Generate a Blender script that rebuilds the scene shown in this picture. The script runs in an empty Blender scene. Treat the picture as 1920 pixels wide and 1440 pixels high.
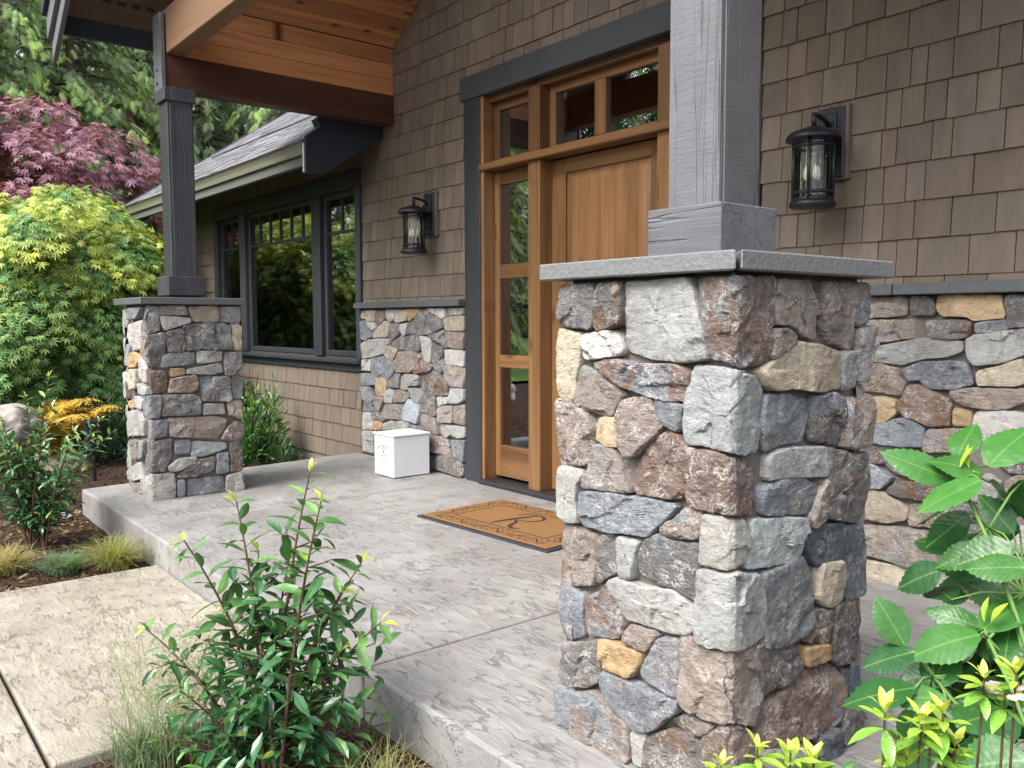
import bpy, bmesh, math, random
import numpy as np
from mathutils import Vector, Matrix, noise

S = bpy.context.scene
COL = S.collection
R = math.radians

# ------------------------------------------------------------------ camera
cam_d = bpy.data.cameras.new('camera')
cam = bpy.data.objects.new('camera', cam_d)
COL.objects.link(cam)
cam_d.sensor_fit = 'HORIZONTAL'
cam_d.sensor_width = 36.0
cam_d.lens = 30.125
cam_d.clip_start = 0.05
cam_d.clip_end = 600.0
cr, cu, cf = (0.62804, 0.77817, -0.00266), (-0.05608, 0.04867, 0.99724), (-0.77615, 0.62616, -0.07421)
cam.matrix_world = Matrix(((cr[0], cu[0], -cf[0], 0.0), (cr[1], cu[1], -cf[1], 0.0), (cr[2], cu[2], -cf[2], 1.197), (0, 0, 0, 1)))
S.camera = cam

# ------------------------------------------------------------------ sky, sun, exposure
SUN_EL, SUN_AZ = R(50), R(176)          # azimuth clockwise from +Y
world = bpy.data.worlds.new('World')
S.world = world
world.use_nodes = True
wn, wl = world.node_tree.nodes, world.node_tree.links
wn.clear()
sky = wn.new('ShaderNodeTexSky')
sky.sky_type = 'NISHITA'
sky.sun_disc = False
sky.sun_elevation = SUN_EL
sky.sun_rotation = SUN_AZ
sky.air_density = 1.0
sky.dust_density = 4.0
sky.ozone_density = 1.0
hs = wn.new('ShaderNodeHueSaturation')
hs.inputs['Saturation'].default_value = 0.45   # thin overcast: whiter than a clear sky
bg = wn.new('ShaderNodeBackground')
bg.inputs['Strength'].default_value = 0.15
wo = wn.new('ShaderNodeOutputWorld')
wl.new(sky.outputs[0], hs.inputs['Color'])
wl.new(hs.outputs[0], bg.inputs['Color'])
wl.new(bg.outputs[0], wo.inputs['Surface'])

sun_d = bpy.data.lights.new('sun', 'SUN')
sun_d.energy = 1.0
sun_d.angle = R(28)
sun_d.color = (1.0, 0.965, 0.91)
sun = bpy.data.objects.new('sun', sun_d)
COL.objects.link(sun)
sdir = Vector((math.sin(SUN_AZ) * math.cos(SUN_EL), math.cos(SUN_AZ) * math.cos(SUN_EL), math.sin(SUN_EL)))
sun.rotation_euler = sdir.to_track_quat('Z', 'Y').to_euler()

S.view_settings.view_transform = 'Standard'
S.view_settings.look = 'None'
S.view_settings.exposure = 1.75
S.view_settings.gamma = 1.0
S.view_settings.use_curve_mapping = False
S.cycles.max_bounces = 7
S.cycles.diffuse_bounces = 4
S.cycles.glossy_bounces = 3
S.cycles.transmission_bounces = 4
S.cycles.transparent_max_bounces = 8
S.cycles.caustics_reflective = False
S.cycles.caustics_refractive = False
S.cycles.use_denoising = True
S.cycles.sample_clamp_indirect = 6.0

# ------------------------------------------------------------------ helpers
ORG = {}

def tag(o, label=None, cat=None, group=None, kind=None):
    if label: o['label'] = label
    if cat: o['category'] = cat
    if group: o['group'] = group
    if kind: o['kind'] = kind
    return o

def thing(name, label=None, cat=None, loc=(0, 0, 0), group=None, kind=None):
    o = bpy.data.objects.new(name, None)
    o.empty_display_size = 0.1
    o.location = loc
    COL.objects.link(o)
    ORG[o] = Vector(loc)
    return tag(o, label, cat, group, kind)

def link_mesh(name, me, m, parent=None, kind=None):
    """Vertices of me are in world space; they are moved into the parent's frame."""
    o = bpy.data.objects.new(name, me)
    COL.objects.link(o)
    if m and not me.materials: me.materials.append(m)
    if parent is not None:
        o.parent = parent
        org = ORG[parent]
        me.transform(Matrix.Translation(-org))
        ORG[o] = org
    else:
        ORG[o] = Vector((0, 0, 0))
    if kind: o['kind'] = kind
    return o

class MB:
    def __init__(s): s.v = []; s.f = []; s.sm = []
    def add(s, vs, fs, smooth=False):
        n = len(s.v)
        s.v += [tuple(p) for p in vs]
        s.f += [tuple(i + n for i in f) for f in fs]
        s.sm += [smooth] * len(fs)
        return s
    def hexa(s, p):   # 8 corners: bottom 4 ccw, top 4 ccw
        return s.add(p, [(3, 2, 1, 0), (4, 5, 6, 7), (0, 1, 5, 4), (1, 2, 6, 5), (2, 3, 7, 6), (3, 0, 4, 7)])
    def box(s, x0, x1, y0, y1, z0, z1):
        return s.hexa([(x0, y0, z0), (x1, y0, z0), (x1, y1, z0), (x0, y1, z0), (x0, y0, z1), (x1, y0, z1), (x1, y1, z1), (x0, y1, z1)])
    def prism(s, poly, fn, a, b):
        """poly of 2D points, fn(u, v, w) -> xyz, extruded w from a to b"""
        n = len(poly)
        vs = [fn(u, v, a) for u, v in poly] + [fn(u, v, b) for u, v in poly]
        fs = [tuple(range(n))[::-1], tuple(range(n, 2 * n))] + [(i, (i + 1) % n, n + (i + 1) % n, n + i) for i in range(n)]
        return s.add(vs, fs)
    def tube(s, pts, rad, n=8, cap=True):
        pts = [Vector(p) for p in pts]
        if not hasattr(rad, '__len__'): rad = [rad] * len(pts)
        vs, fs = [], []
        up = None
        for i, p in enumerate(pts):
            d = (pts[min(i + 1, len(pts) - 1)] - pts[max(i - 1, 0)]).normalized()
            if up is None:
                up = Vector((0, 0, 1)) if abs(d.z) < 0.9 else Vector((1, 0, 0))
            a = d.cross(up).normalized(); b = a.cross(d).normalized(); up = b
            for k in range(n):
                t = 2 * math.pi * k / n
                vs.append(p + (a * math.cos(t) + b * math.sin(t)) * rad[i])
        for i in range(len(pts) - 1):
            for k in range(n):
                fs.append((i * n + k, i * n + (k + 1) % n, (i + 1) * n + (k + 1) % n, (i + 1) * n + k))
        if cap:
            fs.append(tuple(range(n))[::-1]); fs.append(tuple((len(pts) - 1) * n + k for k in range(n)))
        return s.add(vs, fs, True)
    def lathe(s, prof, c, n=28, cap=True):
        vs, fs = [], []
        for r, z in prof:
            for k in range(n):
                t = 2 * math.pi * k / n
                vs.append((c[0] + r * math.cos(t), c[1] + r * math.sin(t), c[2] + z))
        m = len(prof)
        for i in range(m - 1):
            for k in range(n):
                fs.append((i * n + k, i * n + (k + 1) % n, (i + 1) * n + (k + 1) % n, (i + 1) * n + k))
        if cap:
            if prof[0][0] > 1e-4: fs.append(tuple(range(n))[::-1])
            if prof[-1][0] > 1e-4: fs.append(tuple((m - 1) * n + k for k in range(n)))
        return s.add(vs, fs, True)
    def ribbon(s, pts, w, fn):
        """flat stroke: 2D pts, w width list or number, fn(u, v) -> xyz"""
        n = len(pts)
        if not hasattr(w, '__len__'): w = [w] * n
        vs = []
        for i in range(n):
            a = pts[max(i - 1, 0)]; b = pts[min(i + 1, n - 1)]
            dx, dy = b[0] - a[0], b[1] - a[1]
            l = math.hypot(dx, dy) or 1
            nx, ny = -dy / l * w[i] / 2, dx / l * w[i] / 2
            vs.append(fn(pts[i][0] + nx, pts[i][1] + ny)); vs.append(fn(pts[i][0] - nx, pts[i][1] - ny))
        return s.add(vs, [(2 * i, 2 * i + 1, 2 * i + 3, 2 * i + 2) for i in range(n - 1)])
    def build(s, name, m, parent=None, bevel=0, kind=None, segs=1):
        me = bpy.data.meshes.new(name)
        me.from_pydata(s.v, [], s.f)
        me.polygons.foreach_set('use_smooth', s.sm)
        if bevel:
            bm = bmesh.new(); bm.from_mesh(me)
            bmesh.ops.bevel(bm, geom=[e for e in bm.edges if len(e.link_faces) == 2 and e.calc_face_angle(0) > 0.5], offset=bevel, segments=segs, affect='EDGES', profile=0.5)
            bm.to_mesh(me); bm.free()
        me.update()
        return link_mesh(name, me, m, parent, kind)

def copy_tree(o, parent=None):
    c = o.copy(); COL.objects.link(c)
    if parent is not None: c.parent = parent
    for ch in list(o.children): copy_tree(ch, c)
    return c

# fast meshes out of numpy arrays (leaves, needles, grass)
def np_mesh(name, verts, faces, tint=None, smooth=False):
    me = bpy.data.meshes.new(name)
    verts = np.asarray(verts, np.float32); faces = np.asarray(faces, np.int32)
    k = faces.shape[1]
    me.vertices.add(len(verts)); me.vertices.foreach_set('co', verts.ravel())
    me.loops.add(faces.size); me.loops.foreach_set('vertex_index', faces.ravel())
    me.polygons.add(len(faces))
    me.polygons.foreach_set('loop_start', np.arange(0, faces.size, k, dtype=np.int32))
    me.polygons.foreach_set('loop_total', np.full(len(faces), k, np.int32))
    me.polygons.foreach_set('use_smooth', np.full(len(faces), smooth))
    if tint is not None:
        a = me.attributes.new('tint', 'FLOAT_COLOR', 'POINT')
        c = np.ones((len(verts), 4), np.float32); c[:, :3] = tint
        a.data.foreach_set('color', c.ravel())
    me.update(calc_edges=True)
    return me

def frames(d, nrm):
    """orthonormal frames: x = leaf direction, z = leaf normal"""
    x = d / np.linalg.norm(d, axis=1, keepdims=True)
    z = nrm - (nrm * x).sum(1, keepdims=True) * x
    z /= np.linalg.norm(z, axis=1, keepdims=True) + 1e-9
    y = np.cross(z, x)
    return np.stack([x, y, z], 2)          # columns

def scatter(tv, tf, pos, d, nrm, size, tint):
    """instances of template (tv, tf) as one vertex soup"""
    F = frames(d, nrm)
    V = np.einsum('nij,mj->nmi', F, tv) * size[:, None, None] + pos[:, None, :]
    n, m = len(pos), len(tv)
    faces = (tf[None] + (np.arange(n) * m)[:, None, None]).reshape(-1, tf.shape[1])
    return V.reshape(-1, 3), faces, np.repeat(tint, m, 0)

def merge(parts):
    vs, fs, ts, n = [], [], [], 0
    for v, f, t in parts:
        vs.append(v); fs.append(f + n); ts.append(t); n += len(v)
    return np.concatenate(vs), np.concatenate(fs), np.concatenate(ts)

RNG = np.random.RandomState(7)
random.seed(7)

# ------------------------------------------------------------------ materials
class NT:
    def __init__(s, name):
        s.m = bpy.data.materials.new(name); s.m.use_nodes = True
        s.t = s.m.node_tree; s.n = s.t.nodes; s.n.clear()
        s.out = s.n.new('ShaderNodeOutputMaterial')
    def node(s, typ, **kw):
        x = s.n.new('ShaderNode' + typ)
        for k, v in kw.items(): setattr(x, k, v)
        return x
    def set(s, x, key, v):
        if hasattr(v, 'is_output') or hasattr(v, 'links'): s.t.links.new(v, x.inputs[key])
        else: x.inputs[key].default_value = v
    def coord(s, which='Object', scale=(1, 1, 1), rnd=0.0, rot=None):
        tc = s.node('TexCoord'); v = tc.outputs[which]
        if rnd:
            oi = s.node('ObjectInfo'); a = s.node('VectorMath', operation='ADD'); mu = s.node('Math', operation='MULTIPLY')
            s.set(mu, 0, oi.outputs['Random']); s.set(mu, 1, rnd)
            s.set(a, 0, v); s.set(a, 1, mu.outputs[0]); v = a.outputs[0]
        mp = s.node('Mapping'); s.set(mp, 'Vector', v); s.set(mp, 'Scale', scale)
        if rot: mp.inputs['Rotation'].default_value = rot
        return mp.outputs[0]
    def noise(s, v, scale, detail=4, rough=0.55, dist=0.0, out=0):
        x = s.node('TexNoise'); s.set(x, 'Vector', v); s.set(x, 'Scale', scale); s.set(x, 'Detail', detail); s.set(x, 'Roughness', rough); s.set(x, 'Distortion', dist)
        return x.outputs[out]
    def voro(s, v, scale, feature='F1', out='Distance'):
        x = s.node('TexVoronoi', feature=feature); s.set(x, 'Vector', v); s.set(x, 'Scale', scale)
        return x.outputs[out]
    def ramp(s, f, stops):
        x = s.node('ValToRGB'); s.set(x, 0, f)
        e = x.color_ramp.elements
        while len(e) > 1: e.remove(e[-1])
        for i, (p, c) in enumerate(stops):
            el = e[0] if i == 0 else e.new(p)
            el.position = p
            el.color = (c, c, c, 1) if not hasattr(c, '__len__') else (c[0], c[1], c[2], 1)
        return x.outputs[0]
    def math(s, op, a, b=0.0, clamp=False):
        x = s.node('Math', operation=op); x.use_clamp = clamp; s.set(x, 0, a); s.set(x, 1, b); return x.outputs[0]
    def mix(s, f, a, b, mode='MIX'):
        x = s.node('MixRGB', blend_type=mode)
        for k, v in ((0, f), (1, a), (2, b)):
            if isinstance(v, (tuple, list)) and len(v) == 3: v = (*v, 1)
            s.set(x, k, v)
        return x.outputs[0]
    def bump(s, h, strength=0.4, dist=0.01, nrm=None):
        x = s.node('Bump'); s.set(x, 'Height', h); s.set(x, 'Strength', strength); s.set(x, 'Distance', dist)
        if nrm: s.set(x, 'Normal', nrm)
        return x.outputs[0]
    def pbsdf(s, col, rough=0.7, nrm=None, spec=0.4, metal=0.0, **kw):
        x = s.node('BsdfPrincipled')
        if isinstance(col, (tuple, list)): col = (*col[:3], 1)
        s.set(x, 'Base Color', col); s.set(x, 'Roughness', rough); s.set(x, 'Specular IOR Level', spec); s.set(x, 'Metallic', metal)
        if nrm: s.set(x, 'Normal', nrm)
        for k, v in kw.items(): s.set(x, k, v)
        return x.outputs[0]
    def done(s, sh):
        s.t.links.new(sh, s.out.inputs['Surface']); return s.m

def m_stone():
    t = NT('natural_stone')
    oi = t.node('ObjectInfo')
    v = t.coord('Object', rnd=41.0)
    n1 = t.noise(v, t.math('ADD', 6.0, t.math('MULTIPLY', oi.outputs['Random'], 7.0)), 7, 0.65, 0.4); n2 = t.noise(v, t.math('ADD', 28.0, t.math('MULTIPLY', oi.outputs['Random'], 46.0)), 5, 0.7); n3 = t.noise(v, 170, 3, 0.6)
    tone = t.math('ADD', t.math('MULTIPLY', n1, 0.95), t.math('MULTIPLY', n2, 0.55))
    tone = t.math('ADD', tone, 0.26)
    spl = t.noise(t.coord('Object', (1.0, 1.0, 2.6), 41.0), 24, 6, 0.7, 0.8)
    tone = t.math('MULTIPLY', tone, t.math('ADD', t.math('MULTIPLY', spl, 0.9), 0.55))
    base = t.mix(1.0, oi.outputs['Color'], tone, 'MULTIPLY')
    # a second mineral colour in patches: rust on some stones, blue grey on others
    pick = t.math('GREATER_THAN', oi.outputs['Random'], 0.55)
    second = t.mix(pick, (0.17, 0.095, 0.05), (0.23, 0.265, 0.30))
    pm = t.ramp(t.noise(v, 6.5, 5, 0.6, 0.8), [(0.54, 0.0), (0.62, 1.0)])
    pm = t.math('MULTIPLY', pm, t.math('MULTIPLY', oi.outputs['Alpha'], 0.75))
    c = t.mix(pm, base, second)
    # pale veins and scratches
    r1 = t.math('ABSOLUTE', t.math('SUBTRACT', t.noise(v, 21, 9, 0.74, 0.7), 0.5))
    vein = t.ramp(r1, [(0.0, 1.0), (0.010, 0.8), (0.024, 0.0)])
    vm = t.ramp(t.noise(v, 12, 5, 0.65), [(0.45, 0.0), (0.60, 1.0)])
    vein = t.math('MULTIPLY', t.math('MULTIPLY', vein, vm), oi.outputs['Alpha'])
    c = t.mix(vein, c, (0.62, 0.60, 0.57))
    spk = t.ramp(n2, [(0.60, 0.0), (0.72, 1.0)])
    c = t.mix(t.math('MULTIPLY', spk, t.math('MULTIPLY', oi.outputs['Alpha'], 0.55)), c, (0.45, 0.44, 0.42))
    dk = t.ramp(n2, [(0.30, 1.0), (0.42, 0.0)])
    c = t.mix(t.math('MULTIPLY', dk, 0.6), c, (0.045, 0.04, 0.038))
    h = t.math('ADD', t.math('ADD', t.math('ADD', n1, spl), t.math('MULTIPLY', n2, 0.8)), t.math('MULTIPLY', n3, 0.3))
    return t.done(t.pbsdf(c, 0.72, t.bump(h, t.math('ADD', 0.45, t.math('MULTIPLY', oi.outputs['Alpha'], 0.6)), 0.014), 0.35))

def m_mortar():
    t = NT('mortar'); v = t.coord()
    n = t.noise(v, 7, 5); f = t.noise(v, 160, 3)
    c = t.mix(n, (0.105, 0.090, 0.081), (0.185, 0.161, 0.146))
    return t.done(t.pbsdf(c, 0.9, t.bump(t.math('ADD', n, t.math('MULTIPLY', f, 0.25)), 0.6, 0.012), 0.2))

def m_wood(name, c1, c2, axis=0, rough=0.5, knots=0.0, spec=0.35, bump=0.25, grain=38, rnd=17.0, objcol=False, cracks=0.0, flat=1, kscale=5.0, saw=0.0):
    """grain runs along the given axis of the object"""
    t = NT(name)
    sc = [grain, grain, grain]; sc[axis] = grain * 0.045
    v = t.coord('Object', tuple(sc), rnd)
    v1 = t.coord('Object', tuple(x * 0.16 for x in sc), rnd)
    g = t.noise(v, 1.0, 6, 0.6, 0.6); w = t.noise(v1, 1.0, 4, 0.55, 1.2)
    f = t.ramp(t.math('ADD', t.math('MULTIPLY', g, 0.55), t.math('MULTIPLY', w, 0.6)), [(0.38, 0.0), (0.72, 1.0)])
    c = t.mix(f, c1, c2)
    if rnd:
        oi = t.node('ObjectInfo')
        k = t.math('ADD', t.math('MULTIPLY', oi.outputs['Random'], 0.55), 0.72)
        c = t.mix(1.0, c, k, 'MULTIPLY')
        if objcol: c = t.mix(1.0, c, oi.outputs['Color'], 'MULTIPLY')
    if knots:
        ks = [1.0, 1.0, 1.0]; ks[axis] = 0.36
        kv3 = t.node('SeparateXYZ'); t.set(kv3, 0, t.coord('Object', tuple(ks), rnd))
        kc = t.node('CombineXYZ')
        for q, w_ in enumerate([i for i in range(3) if i != flat]): t.set(kc, q, kv3.outputs[w_])
        kv = kc.outputs[0]
        vo = t.node('TexVoronoi', feature='F1', voronoi_dimensions='2D'); t.set(vo, 'Vector', kv); t.set(vo, 'Scale', kscale)
        d = t.math('ADD', vo.outputs['Distance'], t.math('MULTIPLY', t.noise(kv, 30, 2), 0.05))
        sx = t.node('SeparateColor'); t.set(sx, 0, vo.outputs['Color'])
        km = t.math('MULTIPLY', t.ramp(d, [(0.06, 1.0), (0.10, 0.6), (0.20, 0.0)]), t.math('GREATER_THAN', sx.outputs[0], 0.45 if flat == 2 else 0.68))
        c = t.mix(t.math('MULTIPLY', km, knots), c, (c1[0] * 0.22, c1[1] * 0.16, c1[2] * 0.14))
    h = t.math('ADD', g, t.math('MULTIPLY', w, 0.5))
    if saw:
        sv = [9, 9, 9]; sv[axis] = 130
        h = t.math('ADD', t.math('MULTIPLY', h, 0.5), t.math('MULTIPLY', t.noise(t.coord('Object', tuple(sv), rnd, (0.0, 0.06, 0.0)), 1.0, 4, 0.6, 0.3), saw))
    if cracks:
        cv = [13, 13, 13]; cv[axis] = 0.35
        cn = t.math('ABSOLUTE', t.math('SUBTRACT', t.noise(t.coord('Object', tuple(cv), rnd), 1.0, 3, 0.5, 0.5), 0.5))
        cm = t.ramp(cn, [(0.0, 1.0), (0.012, 0.0)])
        c = t.mix(t.math('MULTIPLY', cm, cracks), c, (0.02, 0.02, 0.022))
        pit = t.ramp(t.noise(t.coord('Object', (1, 1, 1), rnd), 120, 2), [(0.66, 0.0), (0.74, 1.0)])
        h = t.math('SUBTRACT', h, t.math('ADD', t.math('MULTIPLY', cm, 1.2), t.math('MULTIPLY', pit, 0.9)))
        sm = t.ramp(t.noise(t.coord('Object', (1, 1, 1), rnd), 4, 4), [(0.35, 0.82), (0.7, 1.15)])
        c = t.mix(1.0, c, sm, 'MULTIPLY')
    return t.done(t.pbsdf(c, rough, t.bump(h, bump, 0.006), spec))

def m_shingle():
    t = NT('cedar_shingle')
    oi = t.node('ObjectInfo')
    v = t.coord('Object', (150, 60, 7), 13.0); v2 = t.coord('Object', (14, 14, 3.5), 13.0)
    g = t.noise(v, 1.0, 5, 0.6, 0.2); w = t.noise(v2, 1.0, 4, 0.6)
    tone = t.math('ADD', t.math('ADD', t.math('MULTIPLY', g, 0.42), t.math('MULTIPLY', w, 0.75)), 0.42)
    c = t.mix(1.0, oi.outputs['Color'], tone, 'MULTIPLY')
    return t.done(t.pbsdf(c, 0.78, t.bump(g, 0.22, 0.004), 0.25))

def m_concrete(name, c1, c2, c3):
    """stamped concrete: skin-like ripples in one direction and cloudy stain"""
    t = NT(name)
    v = t.coord('Object', (1, 1, 1))
    d = t.mix(0.05, v, t.noise(v, 3.0, 3, 0.5, 0.0, 1))
    mp = t.node('Mapping'); t.set(mp, 'Vector', d); t.set(mp, 'Scale', (8.0, 26.0, 8.0)); mp.inputs['Rotation'].default_value = (0, 0, -0.72)
    rip = t.noise(mp.outputs[0], 1.0, 7, 0.62, 0.3)
    edge = t.math('ABSOLUTE', t.math('SUBTRACT', rip, 0.52))
    crease = t.ramp(edge, [(0.0, 1.0), (0.014, 0.7), (0.034, 0.0)])
    cm = t.ramp(t.noise(v, 6.5, 5, 0.65, 0.8), [(0.46, 0.0), (0.57, 1.0)])
    tone2 = t.ramp(rip, [(0.34, 0.90), (0.68, 1.07)])
    crease = t.math('MULTIPLY', crease, cm)
    cloud = t.noise(v, 1.5, 6, 0.62, 0.6); cl2 = t.noise(v, 4.5, 5, 0.6)
    c = t.mix(t.ramp(cloud, [(0.36, 0.0), (0.64, 1.0)]), c1, c2)
    c = t.mix(t.ramp(cl2, [(0.48, 0.0), (0.72, 0.8)]), c, c3)
    fine = t.noise(v, 140, 3, 0.6)
    c = t.mix(1.0, c, t.math('ADD', t.math('MULTIPLY', fine, 0.35), 0.83), 'MULTIPLY')
    c = t.mix(1.0, c, tone2, 'MULTIPLY')
    c = t.mix(t.math('MULTIPLY', crease, 0.30), c, tuple(x * 0.30 for x in c1))
    h = t.math('SUBTRACT', t.math('ADD', t.math('MULTIPLY', rip, 1.0), t.math('MULTIPLY', fine, 0.05)), t.math('MULTIPLY', crease, 0.5))
    rgh = t.ramp(cloud, [(0.3, 0.30), (0.7, 0.58)])
    return t.done(t.pbsdf(c, rgh, t.bump(h, 0.75, 0.014), 0.45))

def m_plain(name, c, rough=0.6, spec=0.4, metal=0.0, var=0.12, scale=20, bump=0.0):
    t = NT(name); v = t.coord()
    n = t.noise(v, scale, 4)
    k = t.math('ADD', t.math('MULTIPLY', n, 2 * var), 1 - var)
    nrm = t.bump(n, bump, 0.006) if bump else None
    return t.done(t.pbsdf(t.mix(1.0, c, k, 'MULTIPLY'), rough, nrm, spec, metal))

def m_mulch():
    t = NT('bark_mulch'); v = t.coord()
    d = t.voro(v, 55); d2 = t.noise(v, 24, 6, 0.7); big = t.noise(v, 0.9, 4)
    c = t.mix(d2, (0.022, 0.014, 0.011), (0.105, 0.062, 0.045))
    c = t.mix(t.ramp(big, [(0.5, 0.0), (0.75, 0.5)]), c, (0.05, 0.042, 0.03))
    return t.done(t.pbsdf(c, 0.9, t.bump(t.math('ADD', d, d2), 1.0, 0.03), 0.2))

def m_leaf(name, use='attr', rough=0.38, spec=0.45, trans=0.28, vein=False, side_w=0.12, nb=0.28):
    t = NT(name)
    if use == 'attr':
        a = t.node('Attribute', attribute_name='tint'); c = a.outputs['Color']
    else:
        oi = t.node('ObjectInfo'); c = oi.outputs['Color']
    nrm = None
    if vein:
        v = t.coord('Object')
        n = t.noise(v, 5, 3, 0.5)
        c = t.mix(1.0, c, t.math('ADD', t.math('MULTIPLY', n, 0.6), 0.7), 'MULTIPLY')
        # pale midrib and side veins, in the leaf's own coordinates (x along the leaf)
        sx = t.node('SeparateXYZ'); t.set(sx, 0, v)
        ay = t.math('ABSOLUTE', sx.outputs[1])
        mid = t.ramp(ay, [(0.0, 1.0), (0.010, 0.8), (0.020, 0.0)])
        ph = t.math('SUBTRACT', sx.outputs[0], t.math('MULTIPLY', ay, 0.75))
        wv = t.math('SINE', t.math('MULTIPLY', ph, 58.0))
        side = t.ramp(wv, [(0.90, 0.0), (0.99, 1.0)])
        vv = t.math('MAXIMUM', mid, t.math('MULTIPLY', side, side_w))
        c = t.mix(t.math('MULTIPLY', vv, 0.34), c, (0.20, 0.34, 0.09))
        nrm = t.bump(t.math('ADD', t.math('MULTIPLY', wv, 0.12), t.math('MULTIPLY', n, 2.5)), nb * 2.5, 0.003)
    p = t.node('BsdfPrincipled')
    t.set(p, 'Base Color', c); t.set(p, 'Roughness', rough); t.set(p, 'Specular IOR Level', spec)
    if nrm: t.set(p, 'Normal', nrm)
    tr = t.node('BsdfTranslucent'); t.set(tr, 'Color', t.mix(1.0, c, (1.25, 1.2, 0.55), 'MULTIPLY'))
    mx = t.node('MixShader'); t.set(mx, 0, trans); t.t.links.new(p.outputs[0], mx.inputs[1]); t.t.links.new(tr.outputs[0], mx.inputs[2])
    return t.done(mx.outputs[0])

def m_glass(name, ior=2.1, tint=(0.78, 0.83, 0.82)):
    t = NT(name)
    fr = t.node('Fresnel'); fr.inputs['IOR'].default_value = ior
    tr = t.node('BsdfTransparent'); tr.inputs[0].default_value = (*tint, 1)
    gl = t.node('BsdfGlossy'); gl.inputs['Roughness'].default_value = 0.004; gl.inputs['Color'].default_value = (0.95, 0.97, 0.98, 1)
    mx = t.node('MixShader'); t.t.links.new(fr.outputs[0], mx.inputs[0]); t.t.links.new(tr.outputs[0], mx.inputs[1]); t.t.links.new(gl.outputs[0], mx.inputs[2])
    return t.done(mx.outputs[0])

def m_roofing():
    t = NT('roof_shingle'); oi = t.node('ObjectInfo'); v = t.coord('Object', rnd=9.0)
    n = t.noise(v, 60, 4, 0.7); b = t.noise(v, 3.0, 3)
    k = t.math('ADD', t.math('ADD', t.math('MULTIPLY', n, 0.7), t.math('MULTIPLY', b, 0.5)), 0.35)
    c = t.mix(1.0, t.mix(1.0, (0.15, 0.15, 0.163), oi.outputs['Color'], 'MULTIPLY'), k, 'MULTIPLY')
    return t.done(t.pbsdf(c, 0.85, t.bump(n, 0.5, 0.006), 0.25))

STONE = m_stone(); MORTAR = m_mortar(); SHINGLE = m_shingle(); ROOFING = m_roofing()
TRIM = m_wood('grey_trim_paint', (0.026, 0.030, 0.036), (0.042, 0.047, 0.054), 2, 0.5, 0, 0.4, 0.12, 30, 5.0)
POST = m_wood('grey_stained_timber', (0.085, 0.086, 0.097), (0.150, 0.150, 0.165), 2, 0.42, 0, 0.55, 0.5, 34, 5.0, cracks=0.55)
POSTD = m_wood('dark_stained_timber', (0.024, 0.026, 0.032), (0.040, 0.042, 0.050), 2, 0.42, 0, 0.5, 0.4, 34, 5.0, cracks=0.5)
POST2 = m_wood('charcoal_stained_timber', (0.094, 0.095, 0.104), (0.108, 0.109, 0.119), 2, 0.40, 0, 0.5, 0.5, 20, 5.0, cracks=0.25, saw=0.55)
POSTH = m_wood('grey_stained_block', (0.084, 0.085, 0.094), (0.100, 0.100, 0.110), 0, 0.42, 0, 0.5, 0.6, 30, 5.0, cracks=0.2)
DOORWOOD = m_wood('alder_upright', (0.098, 0.045, 0.018), (0.225, 0.118, 0.050), 2, 0.38, 0.6, 0.4, 0.12, 26, 17.0, flat=1, kscale=6.0)
DOORWOODH = m_wood('alder_level', (0.098, 0.045, 0.018), (0.225, 0.118, 0.050), 0, 0.38, 0.6, 0.4, 0.12, 26, 17.0, flat=1, kscale=6.0)
CEILING = m_wood('knotty_pine', (0.24, 0.092, 0.038), (0.52, 0.245, 0.105), 1, 0.5, 0.95, 0.35, 0.12, 22, 23.0, flat=2, kscale=9.0)
BEAM = m_wood('red_brown_beam', (0.055, 0.021, 0.015), (0.095, 0.040, 0.028), 1, 0.5, 0.0, 0.35, 0.25, 24, 3.0)
HEADER = m_wood('fir_timber', (0.19, 0.105, 0.062), (0.28, 0.165, 0.10), 0, 0.55, 0.3, 0.35, 0.2, 24, 3.0)
SOFFIT = m_wood('brown_soffit', (0.075, 0.052, 0.038), (0.115, 0.082, 0.06), 1, 0.7, 0.0, 0.25, 0.15, 20, 3.0)
SLAB = m_concrete('stamped_concrete_grey', (0.232, 0.229, 0.224), (0.300, 0.295, 0.286), (0.218, 0.198, 0.180))
WALK = m_concrete('stamped_concrete_tan', (0.29, 0.26, 0.208), (0.36, 0.328, 0.272), (0.215, 0.18, 0.148))
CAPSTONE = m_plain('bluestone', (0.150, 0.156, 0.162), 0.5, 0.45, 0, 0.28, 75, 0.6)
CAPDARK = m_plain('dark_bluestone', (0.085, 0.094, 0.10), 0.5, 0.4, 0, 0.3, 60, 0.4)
GUTTER = m_plain('olive_gutter_paint', (0.185, 0.180, 0.145), 0.45, 0.4, 0, 0.08)
FASCIA = m_plain('fascia_paint', (0.105, 0.11, 0.10), 0.55, 0.4, 0, 0.12)
NAVY = m_plain('dark_rake_paint', (0.028, 0.034, 0.048), 0.55, 0.3, 0, 0.15)
BARGE = m_plain('barge_paint', (0.13, 0.13, 0.145), 0.5, 0.4, 0, 0.12)
BLACKMETAL = m_plain('black_metal', (0.018, 0.019, 0.026), 0.42, 0.5, 0.35, 0.2)
RUBBER = m_plain('black_rubber', (0.025, 0.026, 0.035), 0.6, 0.4, 0, 0.15)
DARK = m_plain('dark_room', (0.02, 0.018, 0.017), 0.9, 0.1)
CURTAIN = m_plain('curtain_cloth', (0.62, 0.66, 0.63), 0.9, 0.1)
WHITE = m_plain('white_paint', (0.70, 0.70, 0.715), 0.35, 0.4, 0, 0.02)
GLASS = m_glass('window_glass', 4.4)
LGLASS = m_glass('lantern_glass', 1.5, (0.86, 0.88, 0.80))
SASH = m_plain('sash_paint', (0.030, 0.034, 0.040), 0.45, 0.4, 0, 0.15)
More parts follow.
